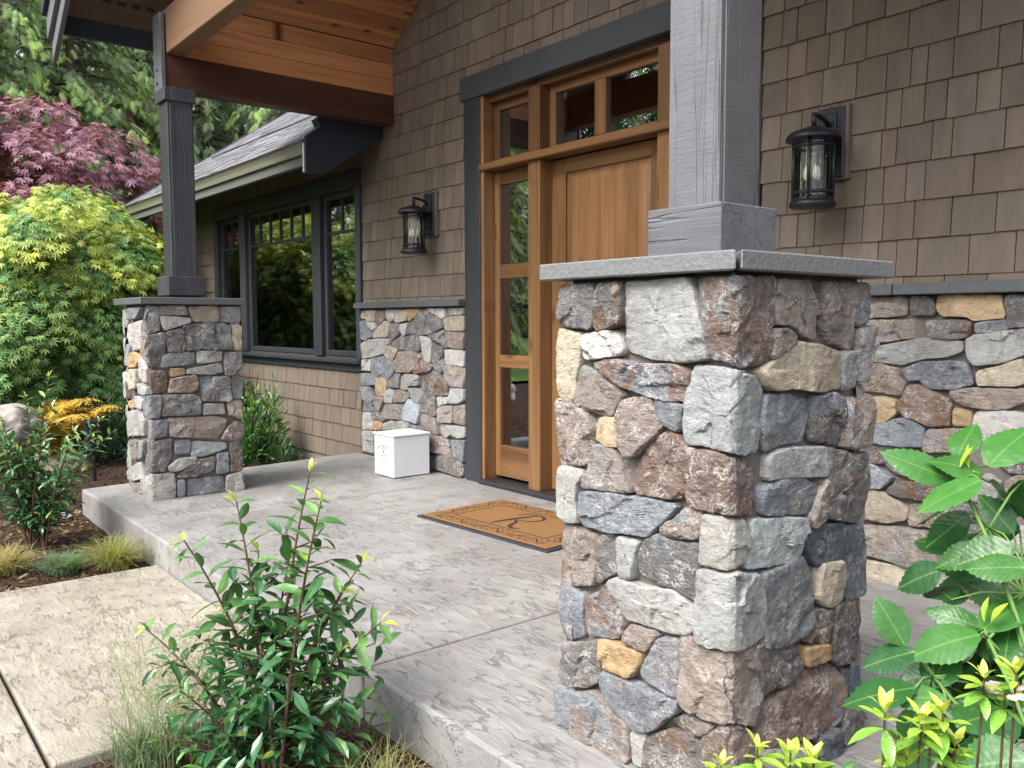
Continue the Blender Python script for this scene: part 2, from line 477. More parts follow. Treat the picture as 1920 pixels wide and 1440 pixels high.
BARK = m_wood('bark', (0.045, 0.03, 0.024), (0.10, 0.072, 0.055), 2, 0.9, 0, 0.15, 0.9, 26, 0)
TWIG = m_plain('twig_bark', (0.070, 0.036, 0.024), 0.7, 0.3, 0, 0.3, 60)
GTWIG = m_plain('green_stem', (0.10, 0.20, 0.05), 0.6, 0.3, 0, 0.25, 60)
ROCK = m_plain('pale_boulder', (0.30, 0.265, 0.245), 0.85, 0.25, 0, 0.4, 9, 0.9)
LEAF = m_leaf('foliage'); LEAFDULL = m_leaf('needles', 'attr', 0.6, 0.25, 0.42); LEAFGLOSS = m_leaf('glossy_foliage', 'attr', 0.24, 0.5, 0.2)
LEAFO = m_leaf('camellia_leaf', 'obj', 0.22, 0.5, 0.2, True, 0.03, 0.10); HYDLEAF = m_leaf('hydrangea_leaf', 'obj', 0.33, 0.38, 0.16, True, 0.02, 0.10)
MULCH = m_mulch()
PINK = m_plain('pink_petal', (0.72, 0.38, 0.42), 0.6, 0.3, 0, 0.2, 80)

# ------------------------------------------------------------------ surveyed outlines, in mm on each face (along the face, height)
STONES_NEAR = 'K -595,1291 -474,1293 -458,1264 -466,1233 -474,1175 -586,1180 -598,1224;K -451,1294 -371,1293 -364,1267 -361,1221 -368,1186 -432,1174 -465,1173 -459,1240;G -360,1293 -289,1292 -218,1296 -142,1296 -123,1254 -112,1209 -96,1171 -88,1104 -160,1094 -211,1098 -260,1099 -324,1110 -355,1118 -368,1141 -358,1186 -354,1249;R -110,1293 25,1294 151,1297 151,1244 146,1186 140,1088 15,1091 -38,1101 -71,1105 -89,1130 -96,1180 -105,1250;W -513,1153 -437,1165 -382,1160 -365,1130 -367,1113 -392,1103 -499,1089 -515,1105;C -606,1169 -529,1158 -521,1138 -528,1086 -542,1022 -544,980 -561,964 -606,978 -614,1045 -612,1121;T -523,1068 -483,1058 -359,1000 -381,981 -400,940 -441,940 -536,960 -542,988 -528,1030;R -478,1077 -372,1090 -305,1069 -287,1080 -181,1083 -138,1067 -142,1040 -146,1001 -210,996 -277,1009 -314,1019 -352,1018 -406,1044;M -623,967 -592,973 -536,951 -490,932 -472,904 -471,838 -479,816 -513,789 -563,787 -611,802 -623,890;Y -461,924 -430,932 -375,929 -375,860 -415,857 -466,873 -469,904;M -351,983 -270,1002 -258,976 -226,938 -266,893 -326,837 -345,835 -367,864 -373,949;B -256,990 -150,984 -164,967 -168,923 -213,932 -240,960;H -120,1084 -138,1057 -144,1014 -152,984 -153,918 -136,897 -40,893 65,879 105,879 117,924 120,988 116,1036 86,1057 16,1076 -62,1081;G -600,776 -508,771 -527,736 -535,685 -526,626 -568,620 -605,631 -614,672 -608,736;T -461,852 -399,848 -379,827 -357,790 -328,748 -349,741 -508,732 -511,756 -487,776;R -266,894 -195,915 -169,908 -144,883 -119,879 -127,845 -155,768 -167,754 -202,749 -306,743 -323,763 -326,802 -307,832;R -119,874 -95,880 -47,879 -5,867 63,866 103,860 121,803 125,750 96,729 -2,741 -56,740 -117,744 -136,764 -134,798 -126,829;B -508,713 -429,725 -311,728 -175,734 -201,706 -236,672 -270,638 -348,633 -418,620 -502,623 -518,639 -513,674;M -227,660 -183,692 -146,729 -96,728 -99,665 -192,650;T -585,605 -534,607 -467,595 -461,555 -474,458 -567,433 -596,444 -596,519;K -454,598 -382,610 -377,551 -372,527 -458,465 -466,497 -464,551;G -375,612 -305,613 -316,579 -323,516 -335,508 -367,513 -369,553;K -291,616 -236,645 -191,638 -148,638 -107,649 -108,577 -111,503 -134,507 -190,523 -243,517 -309,530 -311,573;G -92,722 -36,726 -17,721 65,716 79,688 77,653 57,620 5,612 -15,608 -70,607 -90,607 -91,663;G -102,583 -69,589 -34,589 26,597 74,578 112,577 121,549 136,502 136,422 79,409 3,416 -50,411 -101,408 -106,460 -105,544;W -404,484 -381,497 -280,494 -190,510 -125,485 -116,434 -132,416 -188,403 -279,402 -336,397 -361,412 -376,441;B -613,404 -579,424 -509,418 -517,358 -517,296 -584,265 -607,282 -619,351;R -498,417 -442,443 -412,477 -381,447 -371,409 -351,378 -375,334 -489,308 -500,363;M -333,383 -237,385 -264,334 -340,333 -345,354;K -584,253 -505,274 -441,307 -431,268 -433,230 -441,189 -483,165 -595,133 -616,146 -601,187;O -439,308 -385,316 -283,322 -285,296 -320,246 -374,245 -420,245 -433,271;B -223,375 -166,389 -159,346 -160,243 -231,249 -287,262 -282,286 -259,322;T -151,422 -103,390 -50,393 -3,399 79,399 112,387 119,355 132,294 141,254 113,201 5,237 -67,221 -125,230 -155,240 -156,285 -161,366;B -423,227 -325,228 -155,233 -163,206 -198,179 -229,139 -266,116 -304,107 -333,121 -383,137 -409,162 -430,192;M -535,125 -467,151 -414,141 -383,118 -328,105 -332,2 -398,2 -546,2 -543,75;B -613,119 -544,138 -541,120 -549,9 -615,6 -618,76;K -275,74 -229,121 -184,147 -132,151 -86,142 -73,110 -72,35 -182,2 -265,2;G -321,89 -275,99 -280,61 -274,16 -313,2 -323,44;M -194,170 -142,198 -95,200 -54,202 -107,158 -158,159;R -82,161 -27,216 32,216 97,179 114,139 112,47 64,17 11,16 -72,42;T 162,1292 339,1295 348,1233 348,1148 290,1154 260,1176 219,1186 160,1186 155,1244;M 376,1291 519,1295 534,1127 514,1117 421,1140 387,1178 373,1219;B 526,1291 598,1293 601,1188 545,1181 532,1231;T 147,1169 203,1170 243,1153 199,1124 146,1106;C 109,1075 182,1105 261,1138 358,1127 442,1111 457,1072 456,1016 376,1013 242,1028 152,1028 127,1039;B 458,1100 508,1110 516,1016 466,1012;T 560,1166 644,1178 634,1103 609,1030 560,1028 559,1105;B 130,1010 203,1012 327,988 335,946 307,887 224,888 140,877 125,939;K 342,994 440,1002 484,986 487,863 427,872 341,887 338,950;M 494,989 542,971 611,989 624,955 612,848 494,853;G 157,861 213,872 395,861 409,831 405,786 287,800 154,807;B 135,785 216,795 293,789 362,766 357,735 333,695 140,721 131,752;T 375,754 399,778 412,764 404,672 347,659 334,679 357,725;K 408,856 488,838 529,826 606,826 604,733 586,664 567,637 476,658 416,677 409,775;H 97,708 220,698 316,682 329,645 313,605 271,581 95,594 73,601 88,651;D 338,657 504,641 505,550 384,545 337,601;D 515,630 596,625 617,561 621,422 522,422 507,449 516,541;C 403,547 503,537 511,504 494,437 454,427 408,437 374,466;B 137,572 224,573 307,582 327,557 360,515 365,392 316,375 197,376 143,390;K 248,419 332,436 455,414 459,385 446,326 354,346 291,381;K 461,422 578,412 599,365 598,308 615,261 594,239 496,250 458,278 464,347;O 324,336 446,317 444,282 332,291;K 106,399 173,413 230,413 261,371 311,330 313,287 259,266 144,262 131,321;R 113,201 145,229 236,244 326,269 455,264 504,221 534,179 531,96 477,78 385,81 290,93 183,110 142,133;K 543,134 586,126 632,85 645,2 536,2 526,59;D 404,71 491,70 501,2 408,2;G 132,120 272,84 373,57 387,28 369,2 245,2 129,13;D 525,219 610,212 615,129 564,144 512,204'
STONES_FAR = 'K -107,1294 74,1293 83,1140 -9,1106 -106,1128 -116,1217;T 77,1293 250,1297 272,1240 86,1243;T 268,1294 476,1299 473,1195 312,1195;B 491,1293 633,1294 633,1191 488,1189;W 83,1231 236,1219 289,1213 288,1189 112,1140;K 237,1163 378,1183 494,1183 556,1161 571,999 434,999 361,1013 312,999 253,1004;K 120,1122 228,1148 242,1037 235,995 136,992;C 575,1164 636,1166 634,992 590,993 576,1055;K -140,1098 8,1100 105,1119 126,1039 112,963 81,893 2,893 -49,929 -116,1039;B 106,969 159,985 306,984 310,915 250,902 87,892;W 330,993 501,985 496,921 358,910 325,914;K 526,976 634,976 633,829 515,818 514,883;O 149,878 237,875 242,839 148,825;G 261,868 480,903 498,847 429,831 248,844;R 1,872 120,861 117,754 93,720 -15,712;T 147,807 319,829 323,738 280,716 127,724;K 343,816 540,807 549,657 536,639 356,650;B 553,801 636,803 628,646 562,657;B -117,694 81,703 64,555 -113,556;K 92,702 291,697 338,658 329,560 82,566;G 362,625 498,623 502,554 354,558;T 523,634 625,634 621,508 533,546;B -55,537 116,539 106,432 -9,417;T 122,545 420,535 520,515 505,448 453,383 129,424;R 478,375 531,458 595,491 633,463 631,374 579,353;K -111,394 140,399 137,297 87,194 7,197 -153,207;B 163,391 258,389 255,297 161,301;H 270,375 515,340 514,309 351,269 267,278;K 540,344 624,343 612,147 535,137;W 111,215 183,262 303,268 289,232 169,184 122,190;K 180,159 314,242 425,255 422,168 286,134 167,142;B 444,272 519,277 516,139 434,136;W -225,124 -16,177 151,168 151,4 -139,2 -368,2;B 173,117 214,118 211,2 169,8;B 244,115 483,111 493,9 234,5;G 509,114 611,128 628,4 499,2;B -425,1280 -128,1288 -218,1217 -433,1212;W -439,1169 -138,1199 -160,1015 -373,997 -472,1082;G -559,1281 -458,1292 -507,1156 -575,1156;T -105,1134 -6,1100 -29,900 -125,968;O -488,957 -353,985 -230,953 -279,890 -476,876;B -592,1030 -456,1032 -498,881 -587,891;C -479,857 -282,866 -297,743 -430,722 -511,780;W -209,953 -128,944 -35,882 -45,793 -205,809;G -273,769 -49,758 -55,710 -259,709;W -571,841 -511,780 -550,652 -604,661;O -485,631 -395,650 -379,602 -490,593;W -348,678 -161,667 -168,606 -357,603;G -518,553 -252,593 -176,532 -190,422 -539,386;T -476,354 -342,375 -337,245 -470,228;B -300,373 -152,389 -185,288 -295,238;G -571,318 -515,223 -523,158 -592,149;W -573,125 -275,228 -246,121 -400,86 -556,76;T -560,50 -315,73 -282,2 -452,15'
STONES_WL = 'C -6760,1284 -6493,1282 -6516,1193 -6644,1190 -6686,1214 -6768,1217;R -6488,1276 -6354,1285 -6356,1213 -6455,1156 -6491,1145 -6494,1224;W -6349,1288 -6132,1288 -6211,1213 -6271,1187 -6341,1218;C -6122,1278 -5989,1286 -5991,1202 -6144,1182 -6192,1192;O -5975,1289 -5797,1287 -5852,1246 -5963,1187;K -5797,1279 -5717,1283 -5640,1244 -5479,1196 -5464,1150 -5556,1121 -5677,1091 -5837,1082 -5892,1094 -6003,1088 -5993,1137 -5926,1187;W -5700,1288 -5445,1287 -5438,1224 -5488,1215;G -5420,1285 -5212,1287 -5221,1246 -5397,1236;C -5463,1210 -5308,1228 -5205,1228 -5214,1119 -5439,1124;B -6764,1187 -6676,1198 -6582,1108 -6584,1055 -6714,1026 -6757,1042;W -6633,1177 -6517,1177 -6497,1135 -6561,1113;C -6361,1192 -6286,1182 -6314,1064 -6562,1050 -6577,1087 -6455,1140;K -6272,1167 -6120,1172 -6127,1086 -6196,1050 -6276,1002 -6311,1007 -6274,1090;W -6106,1162 -5987,1177 -6022,1082 -6070,1072 -6116,1122;K -6236,1008 -6108,1071 -6051,1052 -5892,1084 -5811,1065 -5813,953 -6025,952 -6139,959 -6247,988;W -5792,1070 -5678,1057 -5635,1039 -5646,866 -5743,882 -5777,968;K -5669,1077 -5464,1121 -5440,1080 -5507,1022 -5609,1044;T -5415,1108 -5191,1101 -5208,982 -5384,992 -5415,1061;K -5507,1022 -5440,1070 -5400,996 -5466,985;G -6759,993 -6649,1027 -6325,1048 -6336,1001 -6382,990 -6389,917 -6599,879 -6752,863;C -6357,985 -6149,959 -6199,907 -6230,865 -6309,883 -6384,912;B -6568,864 -6380,891 -6230,849 -6222,773 -6304,696 -6355,694 -6561,742;M -6140,934 -5950,944 -5786,934 -5860,863 -5972,776 -6183,769 -6206,835;R -5778,910 -5734,872 -5621,847 -5682,797 -5898,772 -5897,817;K -5618,1020 -5483,976 -5526,899 -5552,850 -5612,857 -5636,962;W -5466,971 -5208,969 -5218,854 -5443,868;K -5612,843 -5476,900 -5460,854 -5503,790 -5595,824;W -6752,847 -6589,858 -6614,761 -6777,759;B -6762,727 -6524,727 -6527,642 -6760,623;Y -6504,718 -6324,690 -6336,632 -6358,557 -6508,547 -6516,653;K -6304,681 -6203,753 -6125,751 -6147,638 -6316,638;G -6106,727 -6058,755 -5835,750 -5855,675 -5965,674 -5994,632 -6104,630;K -5826,746 -5701,772 -5604,810 -5494,772 -5429,728 -5405,626 -5573,615 -5739,618 -5819,643 -5836,696;T -5477,834 -5427,855 -5210,841 -5212,694 -5380,698 -5453,760;B -6766,607 -6618,615 -6568,506 -6600,487 -6742,494;W -6358,578 -6286,619 -6217,598 -6239,503 -6370,499;M -6207,583 -6148,618 -6023,610 -5977,578 -6044,528 -6209,516;G -5975,643 -5810,643 -5757,607 -5839,533 -5930,561;K -5748,613 -5608,608 -5593,454 -5645,440 -5822,475 -5830,528;W -5573,600 -5414,606 -5439,557 -5515,547 -5566,524;G -5388,679 -5204,681 -5205,602 -5284,569 -5406,569;B -6731,483 -6590,477 -6592,402 -6745,395;T -6540,535 -6389,540 -6422,479 -6455,413 -6537,465;K -6580,446 -6506,436 -6374,346 -6436,330 -6583,349;M -6371,478 -6054,507 -6094,453 -6095,371 -6203,372 -6363,363 -6413,411;S -6006,551 -5840,518 -5841,448 -5879,360 -5981,371 -6081,382 -6064,475;W -6751,378 -6593,386 -6573,323 -6586,246 -6767,228;O -6573,323 -6416,326 -6407,264 -6565,243;W -6385,313 -6253,352 -6255,279 -6397,265;G -6233,343 -6000,369 -6021,286 -6245,261;T -5823,450 -5602,429 -5569,350 -5561,303 -5691,334 -5842,374;T -5567,495 -5515,528 -5357,540 -5351,419 -5551,405;T -5345,541 -5197,566 -5199,414 -5343,419;H -5551,386 -5207,395 -5208,321 -5288,308 -5385,326 -5452,290 -5544,309;K -5982,346 -5861,337 -5718,316 -5871,291 -5964,312;M -5674,291 -5544,285 -5453,228 -5386,212 -5379,161 -5487,152 -5676,164 -5874,156 -5863,272;B -5377,275 -5209,293 -5226,128 -5338,156 -5370,214;K -5624,131 -5387,150 -5227,105 -5244,14 -5422,22 -5626,23;D -5829,131 -5642,129 -5644,11 -5841,9;K -5477,278 -5402,272 -5395,225 -5452,238;G -6762,212 -6565,227 -6571,37 -6767,36;K -6544,223 -6216,246 -5891,249 -5893,158 -6218,131 -6537,106;G -6537,89 -5875,140 -5877,20 -6221,11 -6540,19'
STONES_WR = 'T -2082,1296 -1861,1293 -1863,1221 -1895,1213 -2079,1202;K -1845,1291 -1779,1293 -1742,1273 -1739,1216 -1839,1219;Y -1730,1296 -1474,1293 -1453,1203 -1573,1193 -1599,1211 -1701,1212 -1726,1235;K -1447,1293 -1327,1290 -1322,1172 -1432,1162 -1447,1243;T -2079,1190 -1815,1191 -1795,1193 -1797,1124 -1986,1093 -2075,1079;K -1776,1189 -1580,1187 -1603,1119 -1661,1114 -1751,1120;B -1566,1178 -1443,1193 -1442,1153 -1564,1140;G -2075,1055 -1981,1073 -1867,1095 -1789,1112 -1613,1100 -1619,1063 -1676,1038 -1778,1027 -1876,997 -1992,1006 -2073,997;G -1604,1108 -1571,1127 -1379,1154 -1291,1165 -1288,1095 -1382,1055 -1447,1024 -1567,1005 -1593,1041;B -1867,973 -1789,1008 -1664,1016 -1599,1015 -1567,927 -1596,918 -1653,899 -1736,898 -1766,904 -1798,933 -1846,927;C -1555,976 -1466,1001 -1384,1037 -1358,946 -1403,929 -1550,924;M -2073,989 -1970,993 -1891,968 -1890,940 -1853,911 -1868,858 -1925,863 -2069,870;R -1841,903 -1798,906 -1727,879 -1659,853 -1661,741 -1746,738 -1841,769 -1884,793;T -1656,888 -1581,904 -1344,915 -1343,876 -1440,833 -1508,827 -1603,835 -1644,862;Y -2051,830 -1962,844 -1897,832 -1889,781 -1933,737 -2047,714;B -2064,700 -1840,761 -1768,721 -1773,642 -1885,629 -2002,636 -2062,634;O -1643,818 -1570,804 -1572,749 -1644,748;W -1559,797 -1542,813 -1406,821 -1308,808 -1304,702 -1468,684 -1556,696;T -1763,674 -1741,714 -1596,732 -1586,640 -1765,619;K -2062,626 -2002,632 -1901,619 -1944,545 -2007,537 -2060,547;K -1940,538 -1916,585 -1836,611 -1679,568 -1670,511 -1761,494 -1881,505;B -2059,522 -1999,530 -1900,478 -1957,427 -2056,418;K -1923,417 -1880,473 -1752,476 -1657,474 -1711,407 -1853,404;K -1465,596 -1366,638 -1302,639 -1299,586 -1410,574;C -2055,393 -2004,413 -1940,407 -1832,360 -1826,308 -1911,277 -2052,272;T -1824,369 -1711,392 -1642,369 -1689,298 -1734,289 -1817,286;K -1673,402 -1571,412 -1544,359 -1635,366;K -1546,435 -1529,456 -1452,443 -1457,383 -1497,353;T -1432,534 -1380,567 -1299,564 -1296,494 -1405,458;G -1654,502 -1498,554 -1448,524 -1460,456 -1564,432;T -2051,230 -1999,244 -1865,261 -1745,264 -1697,206 -1679,112 -1709,105 -1819,96 -1943,105 -2047,108;C -2046,70 -1994,77 -1807,87 -1803,2 -2043,2;C -1783,82 -1720,94 -1492,98 -1487,54 -1524,2 -1570,2 -1667,2 -1776,2;K -1675,219 -1632,274 -1575,327 -1490,332 -1487,257 -1592,197;T -1660,136 -1591,182 -1480,248 -1448,153 -1499,111 -1659,97;C -1481,93 -1427,121 -1377,63 -1478,14;G -1469,336 -1323,363 -1319,256 -1452,242;T -1437,223 -1318,234 -1315,148 -1407,141'
HYD = [(-0.81, 1.665, 0.544, -0.853, 1.653, 0.617, 0.062), (-0.788, 1.66, 0.539, -0.853, 1.608, 0.512, 0.062), (-0.746, 1.58, 0.502, -0.837, 1.497, 0.48, 0.07), (-0.692, 1.721, 0.587, -0.781, 1.639, 0.556, 0.075), (-0.757, 1.659, 0.476, -0.748, 1.709, 0.53, 0.068), (-0.699, 1.605, 0.488, -0.76, 1.561, 0.489, 0.05), (-0.724, 1.807, 0.571, -0.767, 1.788, 0.585, 0.05), (-0.698, 1.746, 0.588, -0.657, 1.836, 0.655, 0.07), (-0.822, 1.879, 0.85, -0.921, 1.795, 0.909, 0.062), (-0.856, 1.969, 0.887, -0.851, 2.013, 0.94, 0.062), (-0.785, 1.96, 0.878, -0.745, 2.052, 0.967, 0.08), (-0.764, 1.889, 0.871, -0.824, 1.85, 0.901, 0.06), (-0.75, 1.843, 0.867, -0.833, 1.764, 0.811, 0.065), (-0.789, 1.982, 0.839, -0.77, 2.034, 0.811, 0.05), (-0.789, 1.88, 0.786, -0.844, 1.835, 0.713, 0.055), (-0.75, 1.888, 0.723, -0.82, 1.829, 0.681, 0.052), (-0.677, 1.823, 0.746, -0.719, 1.8, 0.725, 0.07), (-0.642, 1.798, 0.716, -0.689, 1.772, 0.713, 0.06), (-0.504, 1.449, 0.504, -0.55, 1.423, 0.49, 0.08), (-0.664, 1.566, 0.462, -0.626, 1.648, 0.489, 0.07), (-0.841, 1.831, 0.518, -0.803, 1.902, 0.452, 0.06), (-0.739, 1.875, 0.491, -0.779, 1.849, 0.416, 0.065), (-0.701, 1.851, 0.565, -0.671, 1.912, 0.492, 0.07), (-0.746, 1.775, 0.402, -0.794, 1.742, 0.349, 0.065), (-0.703, 1.839, 0.489, -0.68, 1.891, 0.415, 0.065), (-0.822, 1.845, 0.437, -0.87, 1.806, 0.336, 0.06), (-0.758, 2.039, 0.723, -0.799, 2.026, 0.778, 0.06), (-0.775, 2.006, 0.629, -0.827, 1.971, 0.599, 0.05), (-0.737, 1.969, 0.586, -0.791, 1.937, 0.614, 0.06), (-0.75, 2.063, 0.841, -0.745, 2.089, 0.742, 0.07), (-0.629, 1.682, 0.41, -0.686, 1.639, 0.371, 0.07), (-0.747, 1.688, 0.351, -0.802, 1.648, 0.309, 0.065), (-0.694, 1.767, 0.456, -0.649, 1.855, 0.458, 0.07), (-0.801, 1.708, 0.402, -0.827, 1.698, 0.322, 0.06), (-0.759, 2.092, 0.517, -0.801, 2.079, 0.571, 0.06)]
AZA = [(-0.63, 0.878, 0.641), (-0.646, 0.858, 0.636), (-0.618, 0.894, 0.657), (-0.592, 0.927, 0.652), (-0.573, 0.949, 0.641), (-0.52, 1.022, 0.703), (-0.49, 1.057, 0.692), (-0.474, 1.079, 0.701), (-0.482, 1.065, 0.668), (-0.499, 1.04, 0.646), (-0.468, 1.183, 0.72), (-0.442, 1.217, 0.727), (-0.525, 1.009, 0.643), (-0.45, 1.205, 0.7), (-0.474, 1.164, 0.612), (-0.462, 1.088, 0.66)]
CAMTIPS = [(-2.419, 1.154, 0.735), (-2.599, 0.989, 0.635), (-2.578, 0.818, 0.544), (-2.494, 1.014, 0.495), (-2.387, 1.31, 0.431), (-2.81, 0.762, 0.221), (-2.154, 1.242, 0.315), (-2.17, 1.234, 0.104), (-2.266, 1.113, 0.673), (-2.64, 0.736, -0.065), (-2.488, 0.763, 0.127), (-2.204, 1.288, -0.023), (-2.471, 1.098, 0.44), (-2.271, 1.175, 0.389), (-2.597, 0.94, 0.322), (-2.423, 1.105, 0.214), (-2.198, 1.134, 0.242), (-2.576, 0.894, 0.153), (-2.408, 0.96, 0.091), (-2.325, 1.125, 0.023), (-2.556, 0.769, -0.07), (-2.304, 1.256, -0.145)]

# ------------------------------------------------------------------ ground, slab, path
YW = 3.746                      # face of the front wall's trim
GZ = -0.185                     # soil level, porch floor is 0

def ground_h(x, y):
    h = 0.018 * noise.noise((x * 1.7, y * 1.7, 0)) + 0.008 * noise.noise((x * 7, y * 7, 3))
    far = max(0.0, math.hypot(x + 3, y - 1) - 9)
    return GZ + h + min(far * 0.012, 0.8)

xs = np.unique(np.concatenate([np.linspace(-7.5, 0.8, 110), np.linspace(-40, -7.5, 70), np.linspace(0.8, 12, 14), [-220, -150, -100, -70, 30, 70, 150, 220]]))
ys = np.unique(np.concatenate([np.linspace(-1, 4.2, 70), np.linspace(-30, -1, 40), np.linspace(4.2, 34, 40), [-220, -150, -90, -50, 60, 100, 160, 220]]))
gv = [(x, y, ground_h(x, y)) for y in ys for x in xs]
nx = len(xs)
gf = [(j * nx + i, j * nx + i + 1, (j + 1) * nx + i + 1, (j + 1) * nx + i) for j in range(len(ys) - 1) for i in range(nx - 1)]
g = MB().add(gv, gf, True).build('ground', MULCH, None, kind='structure')

def pad(name, poly, z0, z1, m, parent, bev):
    mb = MB(); mb.prism(poly, lambda u, v, w: (u, v, w), z0, z1)
    return mb.build(name, m, parent, bevel=bev, segs=2)

slab = thing('porch_slab', None, None, (-3.8, 2.6, 0), kind='structure')
L0, L1, FY, BY = (-6.65, 1.405), (-6.93, 3.9), 1.405, 3.9
J1, J2, XE = -5.17, -2.57, -0.88
jg = 0.004
pad('concrete_pad', [L0, (J1 - jg, FY), (J1 - jg, BY), L1], -0.5, 0, SLAB, slab, 0.012)
pad('concrete_pad', [(J1 + jg, FY), (J2 - jg, FY), (J2 - jg, BY), (J1 + jg, BY)], -0.5, 0, SLAB, slab, 0.012)
pad('concrete_pad', [(J2 + jg, FY), (XE, FY), (XE, BY), (J2 + jg, BY)], -0.5, 0, SLAB, slab, 0.012)
walk = thing('front_path', None, None, (-3.85, 0, -0.15), kind='structure')
WX0, WX1, WZ = -4.87, -2.84, -0.150
for y0, y1 in ((0.487, FY - 0.006), (-1.40, 0.473), (-3.3, -1.414), (-5.2, -3.314)):
    pad('concrete_pad', [(WX0, y0), (WX1, y0), (WX1, y1), (WX0, y1)], -0.4, WZ, WALK, walk, 0.008)
lawn = MB()
lv = []
for j in range(16):
    for i in range(24):
        x = -36 + i * 22 / 23; y = -22 + j * 19.5 / 15
        lv.append((x, y, ground_h(x, y) + 0.05))
lawn.add(lv, [(j * 24 + i, j * 24 + i + 1, (j + 1) * 24 + i + 1, (j + 1) * 24 + i) for j in range(15) for i in range(23)], True)
lawn.build('lawn', m_plain('lawn_green', (0.10, 0.17, 0.05), 0.9, 0.1, 0, 0.3, 40, 1.0), None, kind='structure')

# ------------------------------------------------------------------ stones
SCOL = dict(K=(0.146, 0.137, 0.131), G=(0.275, 0.275, 0.262), R=(0.185, 0.136, 0.115), W=(0.34, 0.332, 0.315), C=(0.35, 0.308, 0.235), T=(0.235, 0.200, 0.172),
            M=(0.24, 0.198, 0.170), Y=(0.38, 0.285, 0.17), B=(0.178, 0.192, 0.208), H=(0.275, 0.287, 0.282), D=(0.07, 0.085, 0.102), O=(0.34, 0.235, 0.125), S=(0.36, 0.40, 0.46))
SVEIN = dict(K=1.0, G=0.15, R=1.0, W=0.15, C=0.35, T=0.55, M=1.0, Y=0.3, B=0.55, H=0.2, D=0.45, O=0.25, S=0.1)

def parse(s):
    out = []
    for item in s.split(';'):
        c, *p = item.split()
        out.append((c, [tuple(int(q) / 1000 for q in a.split(',')) for a in p]))
    return out

